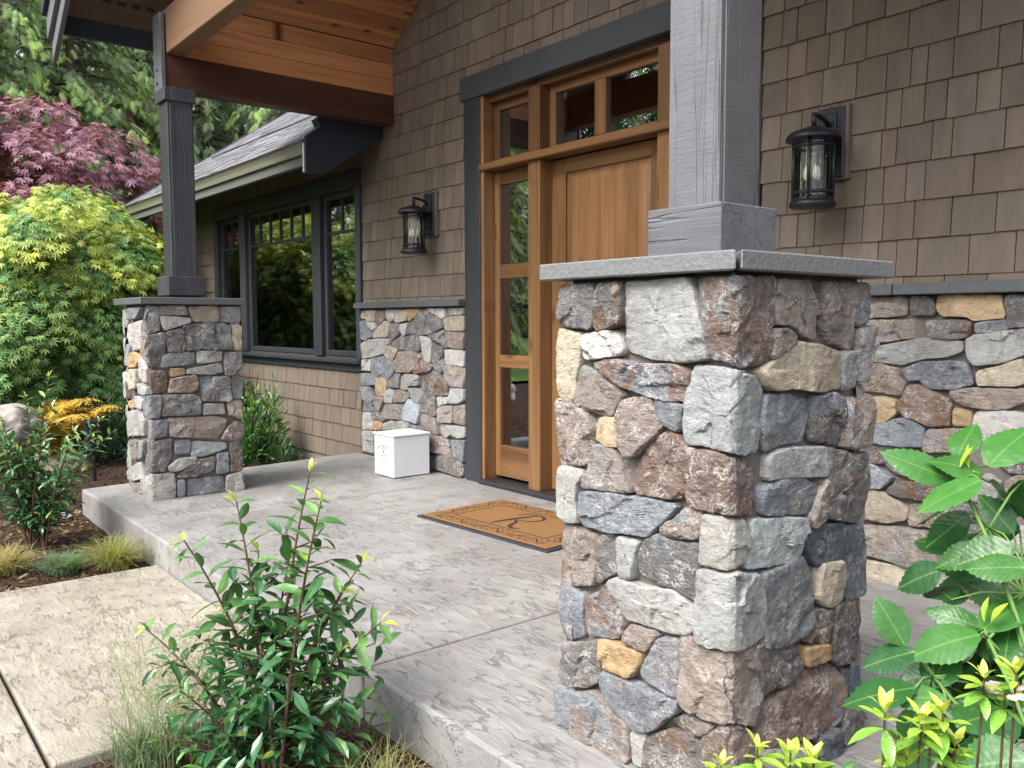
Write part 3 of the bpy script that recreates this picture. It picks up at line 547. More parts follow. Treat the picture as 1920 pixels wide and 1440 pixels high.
def stone_mesh(poly, place, hi, seed, sp, rough=1.0, rim=0.0048):
    rs = random.Random(seed)
    P = np.array(poly)
    a = 0.5 * np.sum(P[:, 0] * np.roll(P[:, 1], -1) - np.roll(P[:, 0], -1) * P[:, 1])
    if a < 0: P = P[::-1]
    area = abs(a)
    # cut the corners once, then resample evenly
    Q = []
    n = len(P)
    for i in range(n):
        p, q = P[i], P[(i + 1) % n]
        k = min(0.10, 0.004 / (np.linalg.norm(q - p) + 1e-6) + 0.01)
        Q += [p + (q - p) * k, p + (q - p) * (1 - k)]
    Q = np.array(Q)
    seg = np.linalg.norm(np.roll(Q, -1, 0) - Q, axis=1)
    cum = np.concatenate([[0], np.cumsum(seg)])
    N = int(np.clip(cum[-1] / sp, 14, 130))
    t = np.linspace(0, cum[-1], N, endpoint=False)
    QQ = np.vstack([Q, Q[:1]])
    ring = np.stack([np.interp(t, cum, QQ[:, 0]), np.interp(t, cum, QQ[:, 1])], 1)
    c = ring.mean(0)
    so = rs.uniform(0, 90)
    tang = np.roll(ring, -1, 0) - np.roll(ring, 1, 0)
    nor = np.stack([tang[:, 1], -tang[:, 0]], 1); nor /= np.linalg.norm(nor, axis=1, keepdims=True) + 1e-9
    jit = 0.0055 + np.array([0.0030 * noise.noise((p[0] * 34, p[1] * 34, so)) + 0.0022 * noise.noise((p[0] * 95, p[1] * 95, so)) for p in ring]) * rough
    ring = ring + nor * jit[:, None]
    rmean = np.linalg.norm(ring - c, axis=1).mean()
    inner = max(2, int(rmean / (sp * 1.15)))
    prof = [(0.0, -0.055), (0.0, -rim * 1.9), (rim * 0.25, -rim * 0.85), (rim * 0.8, -rim * 0.22), (rim * 1.9, 0.0)]
    chip = np.array([max(0.25, 1.0 + 1.7 * noise.noise((p[0] * 26, p[1] * 26, so + 7))) for p in ring])
    ts = [(max(0.05, 1 - e / rmean), h) for e, h in prof]
    t_in = ts[-1][0]
    ts += [(t_in * (1 - (k + 1) / (inner + 1)), 0.0) for k in range(inner)]
    planes = []
    for _ in range(rs.choice([0, 1, 1, 2])):
        an = rs.uniform(0, 6.28); m = rs.uniform(0.04, 0.26) * rough
        planes.append((math.cos(an) * m, math.sin(an) * m, rs.uniform(0.0, 0.010) + m * rmean * 0.15))
    tx, tz = rs.uniform(-0.05, 0.05), rs.uniform(-0.05, 0.05)
    sites = [(c + np.array([rs.uniform(-1, 1), rs.uniform(-1, 1)]) * rmean * 1.2, rs.uniform(-.14, .14) * rough, rs.uniform(-.14, .14) * rough, rs.uniform(-.0022, .0022)) for _ in range(3 + int(area * 320))]
    def facet(p):
        q = (p[0] + 0.010 * noise.noise((p[0] * 30, p[1] * 30, so)), p[1] + 0.010 * noise.noise((p[0] * 30, p[1] * 30, so + 5)))
        b = min(sites, key=lambda s_: (q[0] - s_[0][0]) ** 2 + (q[1] - s_[0][1]) ** 2)
        return float(np.clip((q[0] - b[0][0]) * b[1] + (q[1] - b[0][1]) * b[2], -.007, .006)) + b[3]
    def face(p):
        d0, d1 = p[0] - c[0], p[1] - c[1]
        h = min([0.0] + [q[2] - 0.0 + q[0] * d0 + q[1] * d1 - 0.004 for q in planes]) + tx * d0 + tz * d1
        v = Vector((p[0] * 11 + so, p[1] * 11, so))
        w_ = noise.noise(v * 1.3 + Vector((9, 3, 1)))
        h += (0.0038 * noise.noise(v) + 0.0050 * (0.5 - abs(noise.noise(v * 2.1 + Vector((w_, w_, 0))))) + 0.0030 * (0.5 - abs(noise.noise(v * 5.3))) + 0.0016 * noise.noise(v * 12.0)) * rough
        return h + facet(p) + hi
    S2, Hh = [], []
    for tt, dh in ts:
        pr = c + (ring - c) * tt
        S2.append(pr)
        Hh.append(np.array([face(p) for p in pr]) + dh * chip if dh > -0.05 else np.full(N, dh))
    S2 = np.vstack(S2 + [c[None]]); Hh = np.concatenate(Hh + [[face(c)]])
    verts = place(S2[:, 0], S2[:, 1], Hh)
    fs = []
    m = len(ts)
    for k in range(m - 1):
        for i in range(N):
            j = (i + 1) % N
            fs.append((k * N + i, k * N + j, (k + 1) * N + j, (k + 1) * N + i))
    last = (m - 1) * N
    for i in range(N): fs.append((last + i, last + (i + 1) % N, m * N))
    return verts, fs

def place_wall(y0):
    def f(s, z, h): return np.stack([s, y0 - h, z], 1)
    return f

def place_pillar(x0, y0):
    """s < 0 runs along the front (-Y) face, s > 0 along the +X face; the corner is at s = 0"""
    def f(s, z, h):
        k = np.clip(1 - np.abs(s) / 0.05, 0, 1)
        left = s < 0
        x = np.where(left, x0 + s + h * k, x0 + h)
        y = np.where(left, y0 - h, y0 + s - h * k)
        # soften the arris
        r = np.clip(1 - np.abs(s) / 0.012, 0, 1) * 0.006
        return np.stack([x - r, y + r, z], 1)
    return f

def build_stones(data, place, parent, sp, hi=(-0.006, 0.014), seed=0, rough=1.0, rim=0.0048):
    for i, (c, poly) in enumerate(data):
        rs = random.Random(seed * 1000 + i)
        rg = dict(G=.7, H=.75, W=.8, C=.7, D=.4, S=.4, B=.75, Y=.6, O=.6).get(c, 1.15)
        v, f = stone_mesh(poly, place, rs.uniform(*hi), seed * 1000 + i, sp, rg, rim)
        me = bpy.data.meshes.new('stone'); me.from_pydata(v.tolist(), [], f)
        me.polygons.foreach_set('use_smooth', [True] * len(f)); me.update(); me.set_sharp_from_angle(angle=R(34))
        o = link_mesh('stone', me, STONE, parent)
        b = SCOL[c]; k = rs.uniform(0.86, 1.16); w = rs.uniform(-0.03, 0.03)
        o.color = (b[0] * k * (1 + w), b[1] * k, b[2] * k * (1 - w), SVEIN[c] * rs.uniform(0.8, 1.1))

def rubble(u0, u1, v0, v1, seed):
    """roughly coursed rubble for faces the photograph does not show"""
    rs = random.Random(seed); out = []
    v = v0
    while v < v1 - 0.03:
        hgt = min(rs.uniform(0.10, 0.22), v1 - v)
        if v1 - v - hgt < 0.06: hgt = v1 - v
        u = u0
        while u < u1 - 0.02:
            w = min(rs.uniform(0.12, 0.34), u1 - u)
            if u1 - u - w < 0.07: w = u1 - u
            g = 0.008; j = lambda: rs.uniform(-0.010, 0.010)
            out.append((rs.choice('KGRWCTMBHKB'), [(u + g + j() * .5, v + g + j()), (u + w / 2, v + g + j()), (u + w - g + j() * .5, v + g + j()), (u + w - g + j() * .5, v + hgt - g + j()), (u + w / 2, v + hgt - g + j()), (u + g + j() * .5, v + hgt - g + j())]))
            u += w
        v += hgt
    return out

def joined_stones(name, lists, parent, seed):
    """hidden faces: real stones, one part"""
    vs, fs, n = [], [], 0
    for data, place in lists:
        for i, (c, poly) in enumerate(data):
            v, f = stone_mesh(poly, place, random.Random(seed + i).uniform(-0.006, 0.012), seed + i, 0.03, 1.0, 0.008)
            vs += v.tolist(); fs += [tuple(q + n for q in a) for a in f]; n += len(v)
    me = bpy.data.meshes.new(name); me.from_pydata(vs, [], fs)
    me.polygons.foreach_set('use_smooth', [True] * len(fs)); me.update()
    o = link_mesh(name, me, STONE, parent, 'stuff'); o.color = (0.27, 0.25, 0.235, 0.8)
    return o

# ------------------------------------------------------------------ the house
house = thing('house', 'brown shingled house front with stone wainscot, wood door and black framed windows', 'house', (-5.5, YW, 0))
HX0, HX1 = -11.2, 4.0
SY = YW + 0.022                  # plane the shingles are nailed to
DX0, DX1, DZ = -5.01, -2.77, 2.79      # door opening
WXA, WXB, WZA, WZB = -10.23, -6.86, 0.862, 2.375   # window opening
ZT = 5.2

# wall carcass with real openings
wall = MB()
yb = SY + 0.18
def wseg(x0, x1, z0, z1): wall.box(x0, x1, SY + 0.012, yb, z0, z1)
wseg(HX0, WXA, -0.6, 3.04); wseg(WXB, -6.40, -0.6, 3.04); wseg(-6.40, DX0, -0.6, ZT); wseg(DX1, HX1, -0.6, ZT)
wseg(WXA, WXB, -0.6, WZA); wseg(WXA, WXB, WZB, 3.04); wseg(DX0, DX1, DZ, ZT)
wseg(DX0, DX1, -0.6, -0.01)
wall.prism([(yb, -0.6), (9, -0.6), (9, 6.3), (yb, 3.04)], lambda u, v, w: (w, u, v), HX0, HX0 + 0.18)
wall.prism([(yb, 3.0), (9, 6.4), (9, 8), (yb, 5.2)], lambda u, v, w: (w, u, v), -6.58, -6.40)
wall.box(HX1 - 0.18, HX1, yb, 11, -0.6, ZT)
wall_o = wall.build('wall', m_plain('sheathing', (0.06, 0.05, 0.042), 0.9, 0.2), house)
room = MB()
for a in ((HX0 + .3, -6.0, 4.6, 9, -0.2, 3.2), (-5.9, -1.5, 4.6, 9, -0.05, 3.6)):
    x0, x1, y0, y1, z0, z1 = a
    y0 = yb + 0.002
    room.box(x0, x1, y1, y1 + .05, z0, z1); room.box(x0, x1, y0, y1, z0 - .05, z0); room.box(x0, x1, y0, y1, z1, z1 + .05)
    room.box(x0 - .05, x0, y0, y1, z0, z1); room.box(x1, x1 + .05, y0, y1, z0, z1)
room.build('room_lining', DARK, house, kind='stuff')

# shingles: courses of 0.163 m, every butt edge proud of the course below
EXPO = 0.1645
pads_shingle = []
rs = random.Random(11)
def in_rect(x0, x1, z0, z1, r): return x1 > r[0] and x0 < r[1] and z1 > r[2] and z0 < r[3]
HOLES = [(-10.372, -6.742, 0.736, 2.520),           # window with casing, sill, apron
         (-5.200, -2.645, -1, 2.957),                # door with casing and header
         (-6.80, -5.19, -1, 1.356), (-2.66, HX1, -1, 1.356)]   # stone wainscot
cells = []
k = -1
z = 0.07 - 0.1645
while z < 4.6:
    zt = z + EXPO
    x = HX0 + rs.uniform(0, .05)
    while x < 1.2:
        w = rs.choice([rs.uniform(0.065, 0.11), rs.uniform(0.10, 0.17), rs.uniform(0.14, 0.22)])
        if x > -2.7: w *= 1.08
        x0, x1 = x + 0.0023, x + w - 0.0023
        x += w
        # clip the piece by the openings
        pieces = [(x0, x1, z, zt)]
        for r in HOLES:
            nxt = []
            for (a, b, c, d) in pieces:
                if not in_rect(a, b, c, d, r): nxt.append((a, b, c, d)); continue
                if a < r[0]: nxt.append((a, r[0], c, d))
                if b > r[1]: nxt.append((r[1], b, c, d))
                a2, b2 = max(a, r[0]), min(b, r[1])
                if b2 > a2:
                    if d > r[3]: nxt.append((a2, b2, r[3], d))
                    if c < r[2]: nxt.append((a2, b2, c, r[2]))
            pieces = nxt
        for p in pieces:
            if p[0] < -6.40 and p[2] > 2.9: continue
            if p[1] - p[0] > 0.012 and p[3] - p[2] > 0.012: cells.append(p)
    z += EXPO
    k += 1

def shingle_geo(mb, c, j):
    x0, x1, z0, z1 = c
    butt, top = 0.016 + j, 0.005 + j
    dz = 0.004 * (rs.random() - .3)
    zb = z0 + dz if z1 - z0 > 0.12 else z0
    mb.hexa([(x0, SY - butt, zb), (x1, SY - butt, zb), (x1, SY + 0.012, zb), (x0, SY + 0.012, zb), (x0, SY - top, z1 + 0.01), (x1, SY - top, z1 + 0.01), (x1, SY + 0.012, z1 + 0.01), (x0, SY + 0.012, z1 + 0.01)])

def seen(c):
    """area in the picture, 0 when outside the frame or behind pillar, post, roof and plants"""
    x, zz = (c[0] + c[1]) / 2, (c[2] + c[3]) / 2
    d = Vector((x, SY, zz - 1.197))
    dz_ = d.dot(Vector(cf))
    if dz_ < 0.1: return 0
    px = 960 + 1606.7 * d.dot(Vector(cr)) / dz_; py = 720 - 1606.7 * d.dot(Vector(cu)) / dz_
    if not (-20 < px < 1945 and -25 < py < 1460): return 0
    if 1258 < px < 1425 and py < 400: return 0
    if 1050 < px < 1600 and py > 480: return 0
    if 230 < px < 455 and (py > 560 or px < 360): return 0
    if x < -6.3 and zz > 3.0: return 0
    if zz - 3.45 > (x + 6.2) * 0.66 and x < -3.8: return 0
    return (c[1] - c[0]) * (c[3] - c[2]) * (-SY * -SY) / dz_ ** 3 * 1e6

order = sorted(cells, key=seen, reverse=True)
def shingle_colour():
    b = rs.choice([(0.158, 0.126, 0.098), (0.166, 0.134, 0.104), (0.152, 0.124, 0.101), (0.170, 0.133, 0.102), (0.157, 0.131, 0.102), (0.163, 0.129, 0.104)])
    k = rs.uniform(0.78, 1.04)
    return (b[0] * k, b[1] * k, b[2] * k, 1)
for c in order[:300]:
    if seen(c) <= 0: break
    mb = MB(); shingle_geo(mb, c, rs.uniform(0, 0.003))
    o = mb.build('shingle', SHINGLE, wall_o)
    o.color = shingle_colour()
rest = MB()
for c in order[300:]:
    shingle_geo(rest, c, rs.uniform(0, 0.003))
ro = rest.build('shingle_course', SHINGLE, wall_o, kind='stuff'); ro.color = (0.146, 0.118, 0.093, 1)

# stone wainscot left and right of the door
wains = MB()
wains.box(-6.775, -5.195, YW - 0.008 + 0.030, SY + 0.012, -0.3, 1.300)
wains.box(-2.63, 3.9, YW - 0.008 + 0.026, SY + 0.012, -0.3, 1.300)
wains_o = wains.build('stone_wainscot', MORTAR, house)
build_stones(parse(STONES_WL), place_wall(YW - 0.012), wains_o, 0.011, (-0.004, 0.012), 3)
build_stones(parse(STONES_WR), place_wall(YW - 0.012), wains_o, 0.012, (-0.004, 0.012), 4)
joined_stones('stone_facing', [(rubble(-2.62, -2.09, 0.01, 1.29, 5), place_wall(YW - 0.012)), (rubble(-1.26, 1.2, 0.01, 1.29, 6), place_wall(YW - 0.012))], wains_o, 500)
for x0, x1 in ((-6.80, -6.115), (-6.109, -5.20), (-2.63, -1.905), (-1.899, -0.2), (-0.194, 1.5)):
    MB().box(x0, x1, YW - 0.062, SY, 1.303, 1.353).build('cap_slab', CAPDARK, wains_o, bevel=0.004)

# ---- front door
SX = 2 * -3.86                                         # mirror line of the symmetrical door unit
def mir(x): return SX - x
TY = YW - 0.004                              # trim face
door_o = thing('front_door', loc=(-3.86, YW, 0)); door_o.parent = house; door_o.location = (-3.86 + 5.5, 0, 0)
for x0, x1 in ((-5.195, -5.005), (-2.765, -2.640)):
    MB().box(x0, x1, TY, SY + 0.01, 0, 2.789).build('door_casing', TRIM, door_o, bevel=0.004)
MB().box(-5.226, -2.615, TY - 0.012, SY + 0.01, 2.790, 2.957).build('door_header', m_wood('grey_header_paint', (0.032, 0.037, 0.042), (0.046, 0.052, 0.058), 0, 0.5, 0, 0.4, 0.12, 30, 5.0), door_o, bevel=0.004)
MB().box(-5.0045, -2.7655, YW - 0.035, YW + 0.16, 0.0, 0.032).build('threshold', m_plain('bronze_sill', (0.03, 0.03, 0.034), 0.5, 0.5, 0.3), door_o, bevel=0.006)
PY, BYY, SYY = YW + 0.052, YW + 0.030, YW + 0.105      # posts, transom bar, sash plane
jam = [(-5.0045, -4.970), (-2.800, -2.7655)]
for x0, x1 in jam:
    MB().box(x0, x1, YW + 0.006 if x0 < -4 else YW + 0.006, YW + 0.17, 0.032, 2.79).build('door_jamb', DOORWOOD, door_o, bevel=0.003)
# open the jamb inward so that its inner side shows
MB().box(-4.969, -2.801, BYY + 0.02, YW + 0.17, 2.745, 2.79).build('head_jamb', DOORWOODH, door_o, bevel=0.003)
MB().box(-5.0035, -2.7665, YW - 0.014, YW + 0.12, 2.262, 2.312).build('transom_bar', DOORWOODH, door_o, bevel=0.006)
for x0, x1 in ((-4.492, -4.372), (mir(-4.372), mir(-4.492))):
    MB().box(x0, x1, PY - 0.03, YW + 0.15, 0.032, 2.261).build('door_post', DOORWOOD, door_o, bevel=0.003)
    MB().box(x0, x1, PY - 0.03, YW + 0.15, 2.313, 2.744).build('door_post', DOORWOOD, door_o, bevel=0.003)

def glazed(x0, x1, z0, z1, st, rails, y, mullions=()):
    """a sash: stiles and rails around panes; rails are (z0, z1) spans"""
    MB().box(x0, x0 + st, y, y + 0.045, z0, z1).build('stile', DOORWOOD, door_o, bevel=0.004)
    MB().box(x1 - st, x1, y, y + 0.045, z0, z1).build('stile', DOORWOOD, door_o, bevel=0.004)
    for a, b in rails:
        MB().box(x0 + st, x1 - st, y + 0.002, y + 0.043, a, b).build('rail', DOORWOODH, door_o, bevel=0.004)
    ms = sorted(mullions)
    for a, b in ms:
        MB().box(a, b, y + 0.001, y + 0.044, rails[0][1], rails[-1][0]).build('mullion', DOORWOOD, door_o, bevel=0.003)
    ex = [x0 + st] + [q for m_ in ms for q in m_] + [x1 - st]
    for i in range(len(rails) - 1):
        for j in range(0, len(ex), 2):
            MB().box(ex[j] - .004, ex[j + 1] + .004, y + 0.026, y + 0.032, rails[i][1] - .004, rails[i + 1][0] + .004).build('pane', GLASS, door_o)

for flip in (0, 1):
    f = (lambda a, b: (a, b)) if not flip else (lambda a, b: (mir(b), mir(a)))
    a, b = (-4.968, -4.493) if not flip else (mir(-4.493), -2.801)
    glazed(a, b, 0.055, 2.26, 0.052, [(0.055, 0.285), (0.855, 0.945), (1.495, 1.597), (2.165, 2.26)], SYY)
    glazed(a, b, 2.314, 2.744, 0.052, [(2.314, 2.352), (2.690, 2.744)], SYY)
glazed(-4.371, mir(-4.371), 2.314, 2.744, 0.060, [(2.314, 2.352), (2.690, 2.744)], SYY, [(-3.945, -3.845)])
# the leaf: stiles, rails and a raised panel
lx0, lx1, ly = -4.368, mir(-4.368), SYY + 0.02
leaf = MB().box(lx0, lx1, ly + 0.018, ly + 0.05, 0.04, 2.258).build('door_leaf', DOORWOOD, door_o)
for a, b in ((lx0, lx0 + 0.135), (lx1 - 0.135, lx1)):
    MB().box(a, b, ly, ly + 0.018, 0.04, 2.258).build('stile', DOORWOOD, door_o, bevel=0.003)
for a, b in ((0.04, 0.30), (0.98, 1.12), (2.165, 2.258)):
    MB().box(lx0 + 0.136, lx1 - 0.136, ly + 0.001, ly + 0.019, a, b).build('rail', DOORWOODH, door_o, bevel=0.003)
for a, b in ((0.31, 0.97), (1.13, 2.155)):
    x0, x1 = lx0 + 0.146, lx1 - 0.146; e = 0.055
    p = MB()
    y0, y1 = ly + 0.014, ly - 0.002
    p.add([(x0, y0, a), (x1, y0, a), (x1, y0, b), (x0, y0, b), (x0 + e, y1, a + e), (x1 - e, y1, a + e), (x1 - e, y1, b - e), (x0 + e, y1, b - e)],
          [(4, 5, 6, 7), (0, 1, 5, 4), (1, 2, 6, 5), (2, 3, 7, 6), (3, 0, 4, 7)])
    p.build('raised_panel', DOORWOOD, door_o)
MB().tube([(-3.50, ly - 0.002, 0.92), (-3.50, ly - 0.055, 0.94), (-3.50, ly - 0.06, 1.05), (-3.50, ly - 0.055, 1.16), (-3.50, ly - 0.002, 1.18)], 0.011).build('door_handle', BLACKMETAL, door_o)

# ---- the three-part window
CY0 = YW - 0.006
win_o = thing('window', loc=(-8.55, YW, 0)); win_o.parent = house; win_o.location = (-8.55 + 5.5, 0, 0)
for x0, x1, y0, y1 in ((-10.345, -10.232, CY0, SY + 0.02), (-6.858, -6.770, CY0, SY + 0.02), (-9.556, -9.402, CY0 + 0.004, SY + 0.10), (-7.722, -7.552, CY0 + 0.004, SY + 0.10)):
    MB().box(x0, x1, y0, y1, 0.862, 2.377).build('window_casing', TRIM, win_o, bevel=0.003)
MB().box(-10.372, -6.742, CY0 - 0.012, SY + 0.02, 2.378, 2.518).build('window_header', TRIM, win_o, bevel=0.003)
sl = MB(); sl.prism([(CY0 - 0.055, 0.812), (CY0 - 0.055, 0.842), (SY + 0.1, 0.861), (SY + 0.1, 0.812)], lambda u, v, w: (w, u, v), -10.385, -6.755)
sl.build('window_sill', TRIM, win_o, bevel=0.003)
MB().box(-10.345, -6.770, CY0 - 0.004, SY + 0.02, 0.738, 0.811).build('window_apron', TRIM, win_o, bevel=0.003)
def sash(x0, x1, lites, zb):
    y = YW + 0.04; st = 0.046; z0, z1 = 0.868, 2.372
    f = MB()
    f.box(x0, x0 + st, y, y + 0.05, z0, z1); f.box(x1 - st, x1, y, y + 0.05, z0, z1)
    f.box(x0 + st, x1 - st, y + 0.001, y + 0.049, z0, z0 + 0.05); f.box(x0 + st, x1 - st, y + 0.001, y + 0.049, z1 - 0.04, z1)
    s_o = f.build('sash', SASH, win_o, bevel=0.004)
    gx0, gx1 = x0 + st, x1 - st
    MB().box(gx0, gx1, y + 0.012, y + 0.04, zb - 0.014, zb + 0.014).build('muntin', SASH, win_o)
    w = (gx1 - gx0) / lites
    for i in range(1, lites):
        MB().box(gx0 + i * w - 0.013, gx0 + i * w + 0.013, y + 0.012, y + 0.04, zb + 0.0145, z1 - 0.041).build('muntin', SASH, win_o)
    for i in range(lites):
        MB().box(gx0 + i * w + (0.010 if i else -.003), gx0 + (i + 1) * w - (0.010 if i < lites - 1 else -.003), y + 0.024, y + 0.029, zb + 0.010, z1 - 0.036).build('pane', GLASS, win_o)
    MB().box(gx0 - .003, gx1 + .003, y + 0.024, y + 0.029, z0 + 0.046, zb - 0.010).build('pane', GLASS, win_o)
sash(-10.228, -9.560, 2, 2.035); sash(-9.398, -7.726, 6, 2.020); sash(-7.548, -6.862, 2, 2.015)
cu_ = MB()
def folds(x0, x1, y, z0, z1, n):
    vs, fs = [], []
    for i in range(n + 1):
        x = x0 + (x1 - x0) * i / n
        yy = y + 0.03 * math.sin(i * 1.9) + 0.012 * math.sin(i * 0.7)
        vs += [(x, yy, z0), (x, yy, z1)]
    cu_.add(vs, [(2 * i, 2 * i + 2, 2 * i + 3, 2 * i + 1) for i in range(n)], True)
folds(-9.05, -8.30, YW + 0.155, 0.88, 1.95, 40)
folds(-7.28, -6.88, YW + 0.155, 0.88, 2.33, 22)  # pale panel added behind the right pane to brighten it
cu_.build('curtain', CURTAIN, win_o)

# ---- eave and roof over the window wing
EY, EZ, PITCH = 3.05, 2.650, 0.667
RX0, RX1 = -11.6, -6.36
rf = MB()
def roofz(y): return EZ + (y - EY) * PITCH
rf.prism([(EY + 0.01, EZ - 0.03), (9.0, roofz(9.0) - 0.03), (9.0, roofz(9.0) - 0.19), (EY + 0.03, EZ - 0.06)], lambda u, v, w: (w, u, v), RX0, RX1 - 0.03)
roof_o = rf.build('roof', m_plain('roof_deck', (0.05, 0.05, 0.055), 0.9), house)
nrow = 0; y = EY - 0.02
tabs = []
rr = random.Random(5)
while y < 6.6:
    dy = 0.118
    x = RX0 + 0.01 - rr.uniform(0, .2)
    while x < RX1 - 0.03:
        w = rr.uniform(0.16, 0.36); a, b = max(x + .004, RX0), min(x + w - .004, RX1 - 0.02); x += w
        if b - a < 0.03: continue
        th = rr.choice([0.009, 0.012, 0.016])
        yb_, yt = y, y + dy + 0.03
        n_ = Vector((0, -PITCH, 1)).normalized()
        def pt(xx, yy, h): return (xx, yy + n_.y * h, roofz(yy) - 0.028 + n_.z * h)
        tabs.append((y, [pt(a, yb_, 0), pt(b, yb_, 0), pt(b, yt, 0), pt(a, yt, 0), pt(a, yb_, th), pt(b, yb_, th), pt(b, yt, 0.008), pt(a, yt, 0.008)]))
    y += dy
tabs.sort(key=lambda t_: t_[0])
for i, (y_, p) in enumerate(tabs):
    if i < 300:
        o = MB().hexa(p).build('roof_shingle', ROOFING, roof_o); k = rr.uniform(0.72, 1.25); o.color = (k, k, k, 1)
rest = MB()
for y_, p in tabs[300:]: rest.hexa(p)
rs_o = rest.build('roof_shingle_course', ROOFING, roof_o, kind='stuff')
# gutter with a rounded lip, fascia board under it, sloped soffit
gp = [(EY + 0.0, EZ - 0.015), (EY - 0.012, EZ - 0.02), (EY - 0.012, EZ - 0.04), (EY - 0.002, EZ - 0.055), (EY + 0.012, EZ - 0.085), (EY + 0.022, EZ - 0.125), (EY + 0.11, EZ - 0.125), (EY + 0.11, EZ - 0.03)]
gt = MB(); gt.prism(gp, lambda u, v, w: (w, u, v), RX0 + 0.02, RX1 - 0.03); gt.build('gutter', GUTTER, house, bevel=0.003)
MB().box(RX0 + 0.02, RX1 - 0.05, EY + 0.05, EY + 0.10, EZ - 0.205, EZ - 0.128).build('fascia_board', FASCIA, house, bevel=0.003)
so = MB(); so.prism([(EY + 0.10, EZ - 0.195), (YW + 0.03, EZ - 0.195 + (YW - EY - 0.07) * PITCH * 0.82), (YW + 0.03, EZ - 0.17 + (YW - EY - 0.07) * PITCH * 0.82), (EY + 0.10, EZ - 0.17)], lambda u, v, w: (w, u, v), RX0 + 0.03, RX1 - 0.05)
so.build('eave_soffit', SOFFIT, house)
rk = MB(); rk.prism([(EY, EZ + 0.0), (EY, 2.362), (EY + 0.15, 2.362), (YW + 0.02, 2.735), (YW + 0.02, roofz(YW) + 0.02)], lambda u, v, w: (w, u, v), RX1 - 0.03, RX1)
rk.build('rake_board', NAVY, house, bevel=0.003)
MB().box(RX1 - 0.05, RX1 - 0.03 - .001, EY - 0.004, EY + 0.02, 2.372, EZ - 0.01).build('board_end', WHITE, house)
rk2 = MB(); rk2.prism([(EY + 0.13, roofz(EY + 0.13) + 0.004), (EY + 0.10, roofz(EY + .13) + 0.06), (YW, roofz(YW) + 0.13), (YW, roofz(YW) + 0.02)], lambda u, v, w: (w, u, v), RX1 - 0.10, RX1 + 0.004)
rk2.build('roof_edge', NAVY, house)
rk3 = MB(); rk3.prism([(EY, EZ), (EY, 2.40), (EY + 0.15, 2.40), (8.5, roofz(8.5) - 0.25), (8.5, roofz(8.5) - 0.02)], lambda u, v, w: (w, u, v), RX0 - 0.03, RX0)
rk3.build('rake_board', NAVY, house, bevel=0.003)
# concrete stem wall showing below the lowest shingles
MB().box(HX0, -6.95, SY + 0.003, SY + 0.011, -0.6, -0.03).build('foundation', m_plain('grey_foundation', (0.20, 0.19, 0.18), 0.9, 0.2), house)

# ------------------------------------------------------------------ porch pillars and posts
PXN, PYN, PS = -1.215, 1.643, 0.618        # near pillar: corner nearest the camera, side
PXF, PYF = -5.891, 1.674
def pillar(x0, y0, label, data, sp, seed, tone, m_cap):
    t = thing('stone_pillar', label, 'pillar', (x0 - PS / 2, y0 + PS / 2, 0), 'stone pillars carrying the porch roof')
    a = 0.033
    core = MB().box(x0 - PS + a, x0 - a, y0 + a, y0 + PS - a, 0.0, 1.308).build('mortar_core', MORTAR, t)
    build_stones(data, place_pillar(x0, y0), t, sp, (-0.008, 0.012), seed)
    xb, yb2 = x0 - PS, y0 + PS
    joined_stones('stone_facing', [(rubble(y0 + 0.01, yb2 - 0.01, 0.01, 1.295, seed + 20), lambda s, z, h: np.stack([xb - h, s, z], 1)),
                                   (rubble(xb + 0.01, x0 - 0.01, 0.01, 1.295, seed + 30), lambda s, z, h: np.stack([s, yb2 + h, z], 1))], t, seed * 100)
    o_ = 0.036; j = 0.003
    cx = x0 - 0.017
    # the cap is laid in two slabs that meet at the front corner
    yj = y0 - o_ + 0.15
    for q in ([(x0 - PS - o_, y0 - o_), (x0 + o_ - 0.02, y0 - o_), (x0 + o_ - 0.02, yj), (x0 - PS - o_, yj)],):
        pass
    mb = MB(); mb.prism([(x0 - PS - o_, y0 - o_), (x0 + o_ - 0.012, y0 - o_), (x0 + o_ - 0.15, y0 - o_ + 0.15), (x0 - PS - o_, y0 - o_ + 0.15)], lambda u, v, w: (u, v, w), 1.3085, 1.355)
    mb.build('cap_slab', m_cap, t, bevel=0.004)
    mb = MB(); mb.prism([(x0 + o_, y0 - o_ + 0.004), (x0 + o_, y0 + PS + o_), (x0 - PS - o_, y0 + PS + o_), (x0 - PS - o_, y0 - o_ + 0.156), (x0 + o_ - 0.15, y0 - o_ + 0.156)], lambda u, v, w: (u, v, w), 1.3085, 1.3545)
    mb.build('cap_slab', m_cap, t, bevel=0.004)
    return t
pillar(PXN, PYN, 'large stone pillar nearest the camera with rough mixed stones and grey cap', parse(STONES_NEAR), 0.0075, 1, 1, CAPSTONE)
pillar(PXF, PYF, 'far stone pillar at the left end of the porch beside the yellow maple', parse(STONES_FAR), 0.011, 2, 1, CAPDARK)

